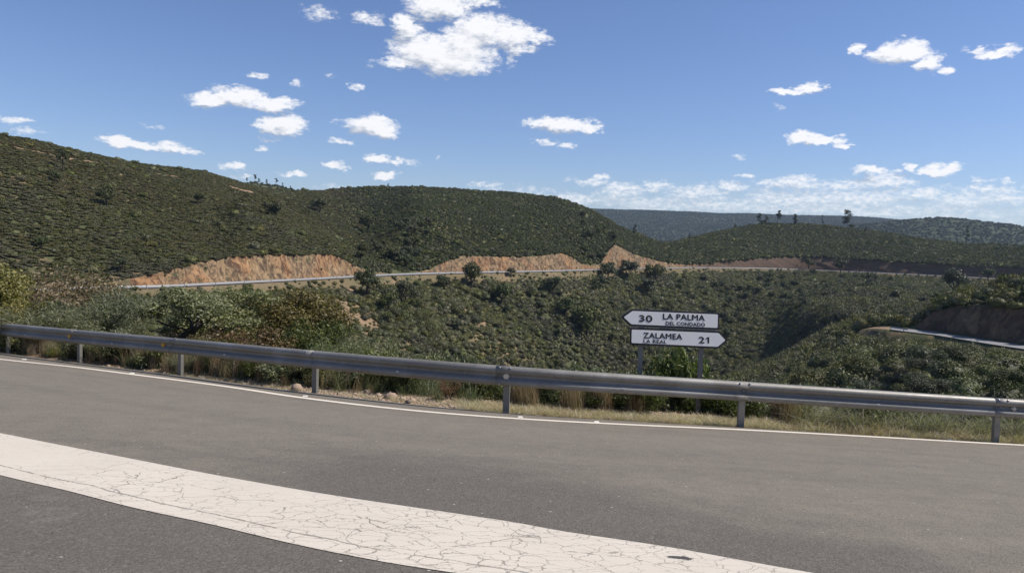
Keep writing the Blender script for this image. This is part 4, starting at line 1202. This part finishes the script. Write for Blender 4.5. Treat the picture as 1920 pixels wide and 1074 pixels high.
for (x, y, w, lab, k) in OAKS:
    g_ = seen_at(x, y, 110 if x < 1600 else 180, float(tab(T_ROAD_R, x)) + (4 if y < 530 else -2)); d = math.hypot(g_.x, g_.y)
    s = w / F * d / 4.6
    place_tree("holm_oak", oaks[k], g_, s, lab, "tree", None)
HILL = [
 (200, 388, 48, "dark lone tree with a long shadow in the middle of the left hillside", 1),
 (104, 346, 30, "dark bush like tree near the top left of the hill", 3),
 (372, 384, 30, "thin dark tree on the left hillside's right half", 5),
 (510, 412, 44, "tree on the crest of the left spur", 2),
 (226, 512, 34, "dark tree by the left end of the rock cutting", 4),
 (690, 438, 50, "dark round tree with shadow at the left of the middle hill", 0),
 (600, 400, 40, "dark tree in the fold between left and middle hill", 3),
 (78, 468, 30, "low green tree at the foot of the left hillside", 2),
]
for (x, y, w, lab, k) in HILL:
    g_ = seen_at(x, y, 170, 500); d = math.hypot(g_.x, g_.y)
    place_tree("hillside_tree", oaks[k], g_, .74 * w / F * d / 4.6, lab, "tree", None)
# the wood: oaks nobody could tell apart
def wood(n, x0, x1, r0f, r1f, smin, smax, label, group, seed, kind=None):
    kind = kind or oaks
    rs = np.random.default_rng(seed); k = 0
    while k < n:
        x = rs.uniform(x0, x1); r = rs.uniform(r0f(x), r1f(x)); g_ = ground(x, r)
        if x > 1600 and lr_r(min(x, 1970)) - 14 < r < lr_r(min(x, 1970)) + 34: continue
        if x > 1600 and seed == 46 and r > lr_r(min(x, 1970)) - 30 and rs.random() < .6: continue
        place_tree("holm_oak", kind[int(rs.integers(len(kind)))], g_, rs.uniform(smin, smax), label, "tree", group, rs.uniform(0, 6.28)); k += 1
RR = lambda x: float(tab(T_ROAD_R, x))
wood(125, 1150, 1640, lambda x: RR(x) * .74, lambda x: RR(x) - 24, .6, 1.25, "dark green holm oak of the dense wood behind and right of the sign", "holm oaks of the wood right of the sign", 41)
wood(30, 1640, 1930, lambda x: lr_r(x) + 40, lambda x: RR(x) - 26, .8, 1.4, "dark holm oak between the lower road and the far road at the right", "holm oaks between the two roads", 42)
wood(34, 720, 1150, lambda x: RR(x) * .72, lambda x: RR(x) - 14, .5, 1.0, "small dark oak scattered on the open middle slope", "oaks scattered on the middle slope", 43)
wood(26, 660, 800, lambda x: RR(x) + 14, lambda x: RR(x) + 90, .8, 1.3, "dark oak of the cluster in the gully above the far road", "oaks in the gully", 44)
wood(14, 1085, 1145, lambda x: RR(x) + 12, lambda x: RR(x) + 120, .8, 1.3, "dark oak in the second gully beside the bright cutting", "oaks in the second gully", 45)
wood(34, 1400, 1930, lambda x: 72, lambda x: 112, .5, .95, "large bushy oak low on the near right slope above the guardrail", "bushy oaks on the near right slope", 46, oaks_fine)
wood(16, 470, 700, lambda x: RR(x) * .62, lambda x: RR(x) * .85, .6, 1.0, "oak on the lower left slope behind the near trees", "oaks behind the near trees", 47, oaks_fine)

# pines and stragglers on the ridges
def pine_meshes(h, seed, style):
    rs = np.random.default_rng(seed); mb = MB(); top = Vector((rs.normal() * .3, rs.normal() * .3, h * .93))
    mb.tube([Vector((0, 0, -.6)), Vector((rs.normal() * .15, 0, h * .5)), top], [.2, .15, .06], 6, cap=False)
    C = []; R = []
    lo = {'tall': .5, 'full': .18, 'thin': .35}[style]; m = {'tall': 7, 'full': 12, 'thin': 6}[style]; w = {'tall': .20, 'full': .22, 'thin': .10}[style]
    for i in range(m):
        t = lo + (1 - lo) * (i + rs.random() * .8) / m; a = rs.random() * 2 * PI; q = h * w * (1 - .55 * (t - lo) / (1 - lo)) * (.5 + .6 * rs.random())
        c = Vector((math.cos(a) * q, math.sin(a) * q, h * t)); C.append(tuple(c)); R.append(h * w * (.62 if style == 'full' else .50) * (.6 + .7 * rs.random()))
        mb.tube([Vector((0, 0, h * t * .93)), c], [.06, .03], 4, cap=False)
    V, Q = leaf_cloud(C, R, 1700, h * .030, rs=rs, shell=.1, zsq=.6)
    return mb.mesh("trunk", M_BARK, True), np_mesh("crown", V, Q, [L_PINE])
PINES = [
 (1378, 424, 16, 'full', "small pine left of the pine group on the right hill's crest"),
 (1424, 424, 26, 'full', "bushy broken pine, leftmost large one on the right hill's crest"),
 (1436, 424, 20, 'full', "dense low pine touching the leftmost large pine"),
 (1458, 424, 31, 'tall', "tall pine with a flat tuft on a bare stem, right hill's crest"),
 (1492, 425, 25, 'full', "rounded pine between the tuft topped pine and the thin pine"),
 (1541, 427, 25, 'thin', "thin pole like pine on the right hill's crest"),
 (1588, 432, 40, 'full', "tallest densest pine on the right hill's crest"),
 (1622, 438, 14, 'full', "stubby pine just right of the tallest pine"),
 (1812, 462, 36, 'thin', "slender dark pine standing alone near the right edge"),
 (1292, 450, 12, 'full', "tiny tree left end of the right hill's slope"),
 (1190, 440, 20, 'full', "tree standing on the right shoulder of the middle hill"),
 (728, 352, 9, 'full', "little tree on the middle hill's skyline"),
 (772, 354, 8, 'full', "second little tree on the middle hill's skyline, further right"),
 (118, 322, 40, 'tall', "bare leaning tree with a sparse top on the left hill"),
 (1515, 424, 9, 'thin', "very small pole tree between two pines on the crest"),
]
for i, (x, y, hp, st, lab) in enumerate(PINES):
    g_ = seen_at(x, y, 170, float(tab(T_RIDGE_R, x)) + 2); d = math.hypot(g_.x, g_.y); h = .88 * hp / F * d
    tm = pine_meshes(h, 300 + i, st)
    place_tree("pine_tree" if i not in (9, 10, 13) else "hill_tree", tm, g_, 1, lab, "tree", "pines on the hill crests" if i not in (13,) else None, 0)
for i, (x, hp) in enumerate([(463, 10), (478, 15), (486, 9), (500, 9), (518, 14), (530, 8), (545, 6)]):
    a = math.atan2(*[float(v) for v in ray(x, 345)[:2]]); r = float(np.interp(a, AZ, rH)); g_ = ground(a, r, True)
    place_tree("pine_tree", pine_meshes(hp / F * r, 330 + i, 'tall' if hp > 9 else 'full'), g_, 1, "distant pine behind the left hill's end, " + ["first", "second and tallest", "third", "fourth", "fifth, with a round top", "sixth", "last"][i] + " from the left", "tree", "pines on the distant small hill", 0)

# ------------------------------------------------------------------ near vegetation
LN = lambda nm, a, b, c, tr=.3, ns=1.2: leaf_mat(nm, a, b, c, False, tr, .5, ns, 1.0, (1, 1, .95) if 'blades' in nm else (1.08, 1.0, .78))
N_OLIVE = LN("near_oak_leaves", (.13, .145, .075), (.20, .215, .11), (.31, .32, .20))
N_RUST = LN("rusty_oak_leaves", (.095, .080, .050), (.155, .135, .075), (.20, .18, .11))
N_GREY = LN("grey_twig_leaves", (.15, .13, .105), (.23, .21, .175), (.30, .29, .25))
N_BROOM = LN("broom_leaves", (.095, .112, .060), (.150, .175, .10), (.23, .26, .16))
N_YEL = LN("yellow_green_leaves", (.12, .13, .05), (.20, .20, .075), (.26, .26, .13))
N_SAGE = LN("sage_leaves", (.13, .155, .095), (.20, .23, .145), (.30, .33, .24))
N_MID = LN("oak_shrub_leaves", (.050, .065, .030), (.10, .125, .055), (.17, .19, .10))
N_DARK = LN("cistus_leaves", (.022, .030, .014), (.06, .075, .03), (.12, .13, .06))
N_OLEA = LN("glossy_leaves", (.06, .08, .04), (.11, .15, .065), (.30, .33, .20), .25)
N_RED = LN("red_stalks", (.13, .05, .03), (.22, .10, .06), (.30, .17, .10))
N_STRAW = LN("straw_blades", (.36, .30, .20), (.58, .49, .35), (.72, .64, .50))
N_BROWNG = LN("brown_grass_blades", (.20, .14, .09), (.33, .245, .16), (.42, .34, .24))
N_GREENG = LN("green_grass_blades", (.075, .10, .045), (.14, .165, .08), (.24, .24, .14))
N_GREYG = LN("grey_grass_blades", (.17, .17, .12), (.29, .28, .20), (.42, .39, .29))
M_FLOWER = plain("white_petals", (.80, .78, .70), .6)

near_oak = make_tree("near_oak", N_OLIVE, M_BARK, 4.6, 2.7, 11000, .075, 401, 4, .15, (.9, .1), .20, False, 1.5, 0, .36)
near_oak2 = make_tree("near_oak", N_OLIVE, M_BARK, 4.0, 2.4, 10000, .075, 402, 4, .14, (-.5, .1), .20, False, 1.5, 0, .25)
rust_oak = make_tree("rusty_oak", N_RUST, M_BARK, 4.0, 2.6, 22000, .07, 403, 4, .14, (.2, 0), .26, True, 1.4, 0)
grey_tree = make_tree("grey_tree", N_GREY, M_BARK_G, 3.8, 2.4, 7500, .07, 404, 4, .12, (.1, .3), .36, True, 1.6, 0)
yel_tree = make_tree("yellow_tree", N_YEL, M_BARK, 5.0, 1.6, 12000, .09, 405, 3, .12, (0, 0), .42, True, 1.4, 2)
broom_m = []
def shrub_meshes(leafm, h, n, size, seed, elong=3.0, lumps=12, barkm=M_BARK, upw=.5):
    """unit radius shrub: stems fanning from the base and leaves on them"""
    rs = np.random.default_rng(seed); mb = MB(); C = []
    for i in range(16):
        a = rs.random() * 2 * PI; q = .25 + .6 * rs.random(); e = Vector((math.cos(a) * q, math.sin(a) * q, h * (.55 + .4 * rs.random()) * (1 - .25 * q)))
        m = e * .5 + Vector((rs.normal() * .05, rs.normal() * .05, h * .08)); mb.tube([(0, 0, -.1), m, e], [.02, .014, .006], 4, cap=False); C += [tuple(m * 1.2), tuple(e)]
    for i in range(lumps):
        a = rs.random() * 2 * PI; q = rs.random() ** .5 * .75; C.append((math.cos(a) * q, math.sin(a) * q, h * (.2 + .6 * rs.random()) * (1 - .3 * q)))
    R = .16 + .16 * rs.random(len(C))
    V, Q = leaf_cloud(C, R, n, size, rs=rs, elong=elong, shell=.15, outw=.25, zsq=.9)
    return mb.mesh("stems", barkm, True), np_mesh("leaves", V, Q, [leafm])
broom = [shrub_meshes(N_BROOM, 1.3, 16000, .013, 420 + i, 6.0) for i in range(2)]
sage = [shrub_meshes(N_SAGE, 1.0, 14000, .017, 430 + i, 3.0) for i in range(2)]
cist = [shrub_meshes(N_DARK, 1.0, 7000, .036, 440 + i, 2.4) for i in range(2)]
olea = [shrub_meshes(N_OLEA, 1.25, 5600, .042, 450 + i, 3.0, 16) for i in range(2)]
redp = [shrub_meshes(N_RED, 1.4, 1800, .035, 460, 2.0, 6)]
yelb = [shrub_meshes(N_YEL, 1.1, 12000, .024, 470, 2.6)]
midb = [shrub_meshes(N_MID, 1.1, 9000, .036, 480 + i, 1.6) for i in range(2)]
rustb = [shrub_meshes(N_RUST, 1.0, 9000, .034, 490, 1.6)]
def rail_r(px): return float(np.interp(math.atan2(*[float(v) for v in ray(px, 700)[:2]]), AZ, r_rail))
def shrub(name, ms, px, r, w, h, label, group=None, sink=.05, top=None):
    """px centre, distance, width in m, height in m (or the photo row its top reaches)"""
    r = max(r, rail_r(px) + .45 + w * .62)
    g_ = ground(px, r)
    if top is not None:
        X, Y, Z = [float(v) for v in ray(px, top)]; h = max(.3, Z / math.hypot(X, Y) * r - g_.z + sink)
    root = empty(name, (g_.x, g_.y, g_.z - sink), random.random() * 6.28); root.scale = (w / 2, w / 2, h / 1.12)
    tag(root, label, "shrub" if 'plant' not in name else "plant", group)
    link("stems", ms[0], root); link("leaves", ms[1], root); return root
def ntree(name, tm, px, r, wpx, top, label, natural_h, natural_w):
    g_ = ground(px, r); X, Y, Z = [float(v) for v in ray(px, top)]; h = Z / math.hypot(X, Y) * r - g_.z
    s = wpx / F * r / (2 * natural_w)
    root = empty(name, tuple(g_), 0); root.scale = (s, s, h / natural_h); tag(root, label, "tree")
    link("trunk", tm[0], root); link("crown", tm[1], root); return root
ntree("oak_tree", near_oak, 318, 26, 265, 530, "grey green oak with a dark leaning trunk behind the guardrail, left of the rusty oak", 4.6, 2.7)
ntree("oak_tree", near_oak2, 425, 29, 250, 536, "grey green oak with twisted bare limbs between the leaning oak and the rusty oak", 4.0, 2.4)
ntree("rusty_oak", rust_oak, 552, 32, 270, 536, "rusty brown leaved oak with a dense rounded crown", 4.0, 2.6)
ntree("grey_tree", grey_tree, 112, 36, 215, 500, "half bare grey tree at the left, its twigs against the hillside", 3.8, 2.4)
ntree("yellow_green_tree", yel_tree, -12, 32, 120, 482, "yellow green tree cut off by the left edge of the view", 5.0, 1.6)
ntree("rusty_tree", rust_oak, 200, 42, 150, 528, "small rust tinted tree behind the broom, where the far road appears", 4.0, 2.6)
NS = [
 ("broom_shrub", broom[0], 165, 24, 3.6, 556, "large feathery green broom between the grey tree and the leaning oak"),
 ("broom_shrub", broom[1], 95, 22, 3.2, 575, "green broom left of the largest broom"),
 ("yellow_green_shrub", yelb[0], 30, 21, 2.6, 556, "yellow green shrub under the tree at the left edge"),
 ("broom_shrub", broom[0], 232, 24, 1.8, 600, "pale broom at the foot of the leaning oak's trunk"),
 ("sage_shrub", sage[0], 215, 18.5, 1.8, 610, "grey green shrub just above the guardrail near the amber reflector"),
 ("yellow_green_shrub", yelb[0], 55, 18.6, 1.6, 598, "pale yellowish shrub touching the guardrail at the far left"),
 ("oak_shrub", midb[0], 600, 25, 3.2, 596, "dark oak bush right of the rusty oak"),
 ("rusty_shrub", rustb[0], 470, 22, 3.0, 604, "rust tinted bush below the rusty oak"),
 ("oak_shrub", midb[1], 400, 19, 1.5, 632, "low olive bush above the guardrail below the twisted oak"),
 ("sage_shrub", sage[0], 700, 19, 2.6, 624, "pale grey green shrub above the guardrail right of the rusty oak"),
 ("sage_shrub", sage[1], 790, 18, 2.4, 640, "pale grey green shrub, its top sloping right, left of the middle post"),
 ("sage_shrub", sage[1], 945, 16.5, 1.5, 658, "wispy sage shrub peeking over the guardrail above the middle post"),
 ("oak_shrub", midb[0], 860, 22, 2.6, 652, "dark green bush between the two sage shrubs"),
 ("broom_shrub", broom[1], 640, 17, 1.6, 645, "green broom tuft over the guardrail left of the pale sage"),
 ("leafy_shrub", olea[0], 1290, 14.4, 1.5, 660, "long leaved shrub between the sign posts"),
 ("leafy_shrub", olea[1], 1225, 14.6, 1.3, 712, "long leaved shrub left of the sign's right post, behind the left post"),
 ("leafy_shrub", olea[0], 1370, 14.3, 1.3, 712, "long leaved shrub right of the sign beside the guardrail post"),
 ("leafy_shrub", olea[1], 1430, 14.4, 1.1, 735, "rightmost long leaved shrub under the guardrail"),
 ("cistus_shrub", cist[0], 645, 13.9, 1.0, 688, "dark rockrose with white flowers right of the fourth post"),
 ("cistus_shrub", cist[1], 705, 13.7, 1.1, 690, "dark rockrose with pale flowers above the heap of rubble"),
 ("cistus_shrub", cist[0], 80, 19.6, 1.6, 640, "dark shrub under the rail between the two leftmost posts"),
 ("sage_shrub", sage[0], 815, 13.2, .9, 700, "grey green shrub behind the dried dock"),
 ("dock_plant", redp[0], 845, 12.5, .50, 712, "dark red dried dock plant at the road's edge"),
 ("dock_plant", redp[0], 1470, 13.6, .60, 740, "brown dried dock under the guardrail right of the leafy shrubs"),
 ("broom_shrub", broom[0], 360, 16.6, 1.0, 664, "green weed clump beside the third post"),
 ("broom_shrub", broom[1], 500, 14.9, 1.1, 672, "green shrub under the rail left of the fourth post"),
 ("cistus_shrub", cist[1], 1130, 14.6, 1.3, 718, "dark green shrub behind the dry grass left of the sign"),
 ("cistus_shrub", cist[0], 1010, 14.2, 1.2, 716, "dark green shrub behind the dry grass right of the middle post"),
 ("oak_shrub", midb[1], 905, 14.4, 1.0, 715, "dull green shrub left of the middle post under the rail"),
 ("oak_shrub", midb[0], 1590, 15.4, 1.6, 752, "dark bush under the guardrail at the right"),
 ("oak_shrub", midb[1], 1700, 15.2, 1.5, 758, "dark low bush behind the curled grasses at the right"),
 ("oak_shrub", midb[0], 1860, 15.6, 1.6, 770, "dark bush behind the rightmost post"),
 ("yellow_green_shrub", yelb[0], 115, 18.2, .8, 664, "small bright green weed clump behind the second post from the left"),
]
for (nm, ms, px, r, w, top, lab) in NS:
    shrub(nm, ms, px, r, w, 1, lab, None, .05, top)
# more bushes filling the bank down the slope, not told apart
rs = np.random.default_rng(5)
kinds = [("oak_shrub", midb[0]), ("oak_shrub", midb[1]), ("broom_shrub", broom[0]), ("sage_shrub", sage[1]), ("rusty_shrub", rustb[0])]
for i in range(120):
    px = rs.uniform(-30, 1950); rr_ = float(np.interp(math.atan2(*[float(v) for v in ray(px, 690)[:2]]), AZ, r_rail)); r = rr_ + rs.uniform(3.2, 30) ** 1.0
    nm, ms = kinds[int(rs.integers(5))] if px < 1000 else kinds[int(rs.integers(2))]
    g_ = ground(px, r); w = rs.uniform(1.2, 2.6)
    root = empty(nm, (g_.x, g_.y, g_.z - .05), rs.uniform(0, 6)); h = w * rs.uniform(.35, .55); root.scale = (w / 2, w / 2, h)
    tag(root, {"oak_shrub": "dark green bush of the thicket on the bank behind the guardrail", "broom_shrub": "feathery green broom of the thicket on the left bank",
        "sage_shrub": "grey green bush of the thicket on the left bank", "rusty_shrub": "rust tinted bush of the thicket on the left bank"}[nm], "shrub", nm.replace('_', ' ') + "s of the thicket on the bank")
    link("stems", ms[0], root); link("leaves", ms[1], root)

# low shrubs right behind the rail
rs = np.random.default_rng(15)
low = [("cistus_shrub", cist[0], "dark low rockrose right behind the guardrail posts"), ("leafy_shrub", olea[1], "low long leaved shrub right behind the guardrail posts"),
       ("oak_shrub", midb[0], "low dull green oak bush right behind the guardrail posts"), ("cistus_shrub", cist[1], "dark low rockrose right behind the guardrail posts"),
       ("sage_shrub", sage[0], "low grey green shrub right behind the guardrail posts")]
for i in range(64):
    px = rs.uniform(20, 1930); k = int(rs.integers(5)) if px < 1000 else int(rs.choice([0, 1, 1, 2, 3])); nm, ms, lab = low[k]
    r = rail_r(px) + rs.uniform(.85, 1.7); g_ = ground(px, r); w = rs.uniform(.7, 1.2)
    root = empty(nm, (g_.x, g_.y, g_.z - .04), rs.uniform(0, 6)); root.scale = (w / 2, w / 2, rs.uniform(.42, .68)); tag(root, lab, "shrub", "low " + nm.replace('_', ' ') + "s right behind the rail")
    link("stems", ms[0], root); link("leaves", ms[1], root)
# grasses: uncountable tufts
def tuft(name, mat, n, h, w, spread, seed, curl=.3):
    rs = np.random.default_rng(seed); V = []; Q = []
    for i in range(n):
        a = rs.random() * 2 * PI; q = rs.random() ** .6 * spread; b = np.array([math.cos(a) * q, math.sin(a) * q, -.02])
        hh = h * (.5 + .6 * rs.random()); lean = np.array([rs.normal() * curl, rs.normal() * curl, 0]) * hh
        ph = rs.random() * PI; sd_ = np.array([math.cos(ph), math.sin(ph), 0]) * w
        k = len(V)
        for t in (0, .4, .75, 1):
            c = b + np.array([0, 0, hh * t * (1 - .12 * t * abs(curl))]) + lean * t * t; wd = sd_ * (1 - t * .8)
            V += [c - wd, c + wd]
        for s_ in range(3): Q.append([k + 2 * s_, k + 2 * s_ + 1, k + 2 * s_ + 3, k + 2 * s_ + 2])
    return np_mesh(name, np.array(V), np.array(Q), [mat])
def inst_mat(m):   # same colours, read per tuft
    c = m.copy(); t = c.node_tree
    oi = [n for n in t.nodes if n.type == 'OBJECT_INFO'][0]
    at = t.nodes.new('ShaderNodeAttribute'); at.attribute_type = 'INSTANCER'; at.attribute_name = 'tint'
    for l in list(t.links):
        if l.from_node == oi: t.links.new(at.outputs['Fac'], l.to_socket)
    return c
straw = protos("straw", [tuft("straw_tuft%d" % i, inst_mat(N_STRAW), 40, .16, .004, .14, 500 + i, .7) for i in range(4)])
brown = protos("browngrass", [tuft("brown_tuft%d" % i, inst_mat(N_BROWNG), 60, .62, .0045, .16, 510 + i, .16) for i in range(4)])
green = protos("greengrass", [tuft("green_tuft%d" % i, inst_mat(N_GREENG), 60, .40, .006, .16, 520 + i, .4) for i in range(4)])
greyg = protos("greygrass", [tuft("grey_tuft%d" % i, inst_mat(N_GREYG), 26, .50, .0065, .16, 530 + i, .95) for i in range(4)])
def verge_points(n, x0, x1, d0, d1, seed, clus=None):
    rs = np.random.default_rng(seed); P = []
    while len(P) < n:
        px = rs.uniform(x0, x1) if clus is None else rs.normal(*clus[int(rs.integers(len(clus)))])
        a = math.atan2(*[float(v) for v in ray(px, 720)[:2]]); r = float(np.interp(a, AZ, r_rail)) + rs.uniform(d0, d1) ** 1.0
        P.append(tuple(ground(a, r, True)))
    return np.array(P), rs
def grass(name, label, coll, P, rs, s0, s1, seed):
    s = rs.uniform(s0, s1, len(P)); scatter(name, label, coll, 4, P, np.c_[s, s, s * rs.uniform(.7, 1.25, len(P))], rs.random(len(P)), seed, .1)
P, rs = verge_points(1300, 860, 1460, .05, .62, 601); grass("straw_grass", "short pale straw grass along the verge in front of the sign", straw, P, rs, .35, .8, 21)
P, rs = verge_points(500, 330, 860, .05, 1.1, 602); grass("verge_straw", "thin straw litter along the verge at the left", straw, P, rs, .25, .55, 22)
P, rs = verge_points(420, 1440, 1960, .05, .8, 603); grass("dry_grass", "dry tan grass along the verge at the right", straw, P, rs, .4, 1.25, 23)
P, rs = verge_points(120, 0, 0, .6, 1.2, 604, [(985, 8), (1078, 10), (1132, 6), (1185, 7), (425, 34), (290, 24), (1475, 12)]); grass("tall_brown_grass", "tall brown dry grass clumps behind the guardrail", brown, P, rs, .6, 1.05, 24)
P, rs = verge_points(330, -20, 900, .5, 3.0, 605); grass("green_grass", "tall green grass behind the guardrail at the left", green, P, rs, .5, 1.1, 25)
P, rs = verge_points(110, 950, 1950, .8, 3.2, 606); grass("bank_grass", "green weeds on the bank behind the guardrail at the right", green, P, rs, .6, 1.25, 26)
P, rs = verge_points(260, 1490, 1940, .4, 1.6, 607); grass("curled_grass", "pale curled grass stems under the guardrail at the right", greyg, P, rs, .55, 1.0, 27)
P, rs = verge_points(260, -20, 700, .4, 2.2, 608); grass("pinkish_grass", "thin brownish grass under the left part of the guardrail", brown, P, rs, .45, .85, 28)

# stones
def stone_mesh(seed, mat, squash=.6):
    rs = np.random.default_rng(seed); V, Q = blob((0, 0, 0), (1, 1, squash), 10, rs); return np_mesh("stone", V, Q, [mat])
M_STONE = plain("tan_stone", (.38, .28, .20), .9, 0, .35, 9, .5); M_GRAV = plain("gravel_stone", (.38, .29, .21), .9, 0, .4, 3)
def stone(px, py, w, lab, seed, mat=M_STONE):
    q = hit(px, py); a = math.atan2(q[0], q[1]); r = max(math.hypot(*q), float(np.interp(a, AZ, r_rail)) + .12 + w * .5); g_ = ground(a, r, True)
    o = link("rock", stone_mesh(seed, mat, .75), None, (g_.x, g_.y, g_.z + w * .14)); o.scale = (w / 2, w / 2, w / 2); tag(o, lab, "rock"); return o
stone(556, 730, .22, "pink rock at the road's edge left of the fourth post", 1)
stone(733, 748, .20, "largest pale rubble lump above the dried dock's left side", 2)
stone(770, 755, .17, "small tan stone right of the largest rubble lump", 3)
stone(690, 742, .15, "small stone left of the largest rubble lump", 4)
stone(203, 690, .10, "reddish stone behind the edge near the second stud", 5)
stone(222, 692, .07, "smaller reddish stone right of another reddish stone", 6)
rs_ = np.random.default_rng(77)
for k in range(16):
    x = rs_.uniform(665, 905); st_ = stone(x, 742 + (x - 690) * .13, rs_.uniform(.05, .12), "small tan rubble stone on the verge between the fourth and middle posts", 50 + k, M_GRAV); st_['group'] = "rubble stones on the verge"
grv = protos("gravel", [stone_mesh(20 + i, M_GRAV, .6) for i in range(4)])
P, rs = verge_points(2600, 560, 1300, .02, .75, 610); s = rs.uniform(.008, .035, len(P)) ; scatter("gravel", "loose tan gravel along the verge", grv, 4, P, np.c_[s, s, s], rs.random(len(P)), 29, .5)
P, rs = verge_points(1500, -20, 1950, .02, 1.1, 611); s = rs.uniform(.006, .03, len(P)); scatter("verge_gravel", "scattered small stones all along the verge", grv, 4, P, np.c_[s, s, s], rs.random(len(P)), 30, .5)

# white flowers on the rockroses
fm = MB()
for k in range(5):
    a = 2 * PI * k / 5; c, s_ = math.cos(a), math.sin(a)
    fm.add([(0, 0, 0), (c * .02 - s_ * .012, s_ * .02 + c * .012, .006), (c * .032, s_ * .032, .008), (c * .02 + s_ * .012, s_ * .02 - c * .012, .006)], [(0, 1, 2, 3)])
fl = protos("flowers", [fm.mesh("flower", M_FLOWER)])
P, rs = verge_points(44, 640, 800, .8, 1.4, 612); P[:, 2] += rs.uniform(.15, .55, len(P)); s = rs.uniform(.5, .9, len(P))
scatter("white_flowers", "white rockrose flowers scattered over the dark shrubs", fl, 1, P, np.c_[s, s, s], rs.random(len(P)), 31, 1.1)

# ------------------------------------------------------------------ the air
hz, ht, hb = new_mat("haze_air")
ht.n.remove(hb)
pv = ht.new('ShaderNodeVolumePrincipled'); pv.inputs['Color'].default_value = (.62, .80, 1.0, 1); pv.inputs['Density'].default_value = 0.000068
pv.inputs['Anisotropy'].default_value = .2
ht.l.new(pv.outputs[0], ht.n['Material Output'].inputs['Volume'])
zlo, zhi = float(Z_.min()) - 25, float(Z_.max()) + 25
mb = MB(); mb.box((0, 0, (zlo + zhi) / 2), (9400, 9400, zhi - zlo)); h_ = mb.build("haze", hz); tag(h_, "thin blue air haze over the valley", kind='stuff')
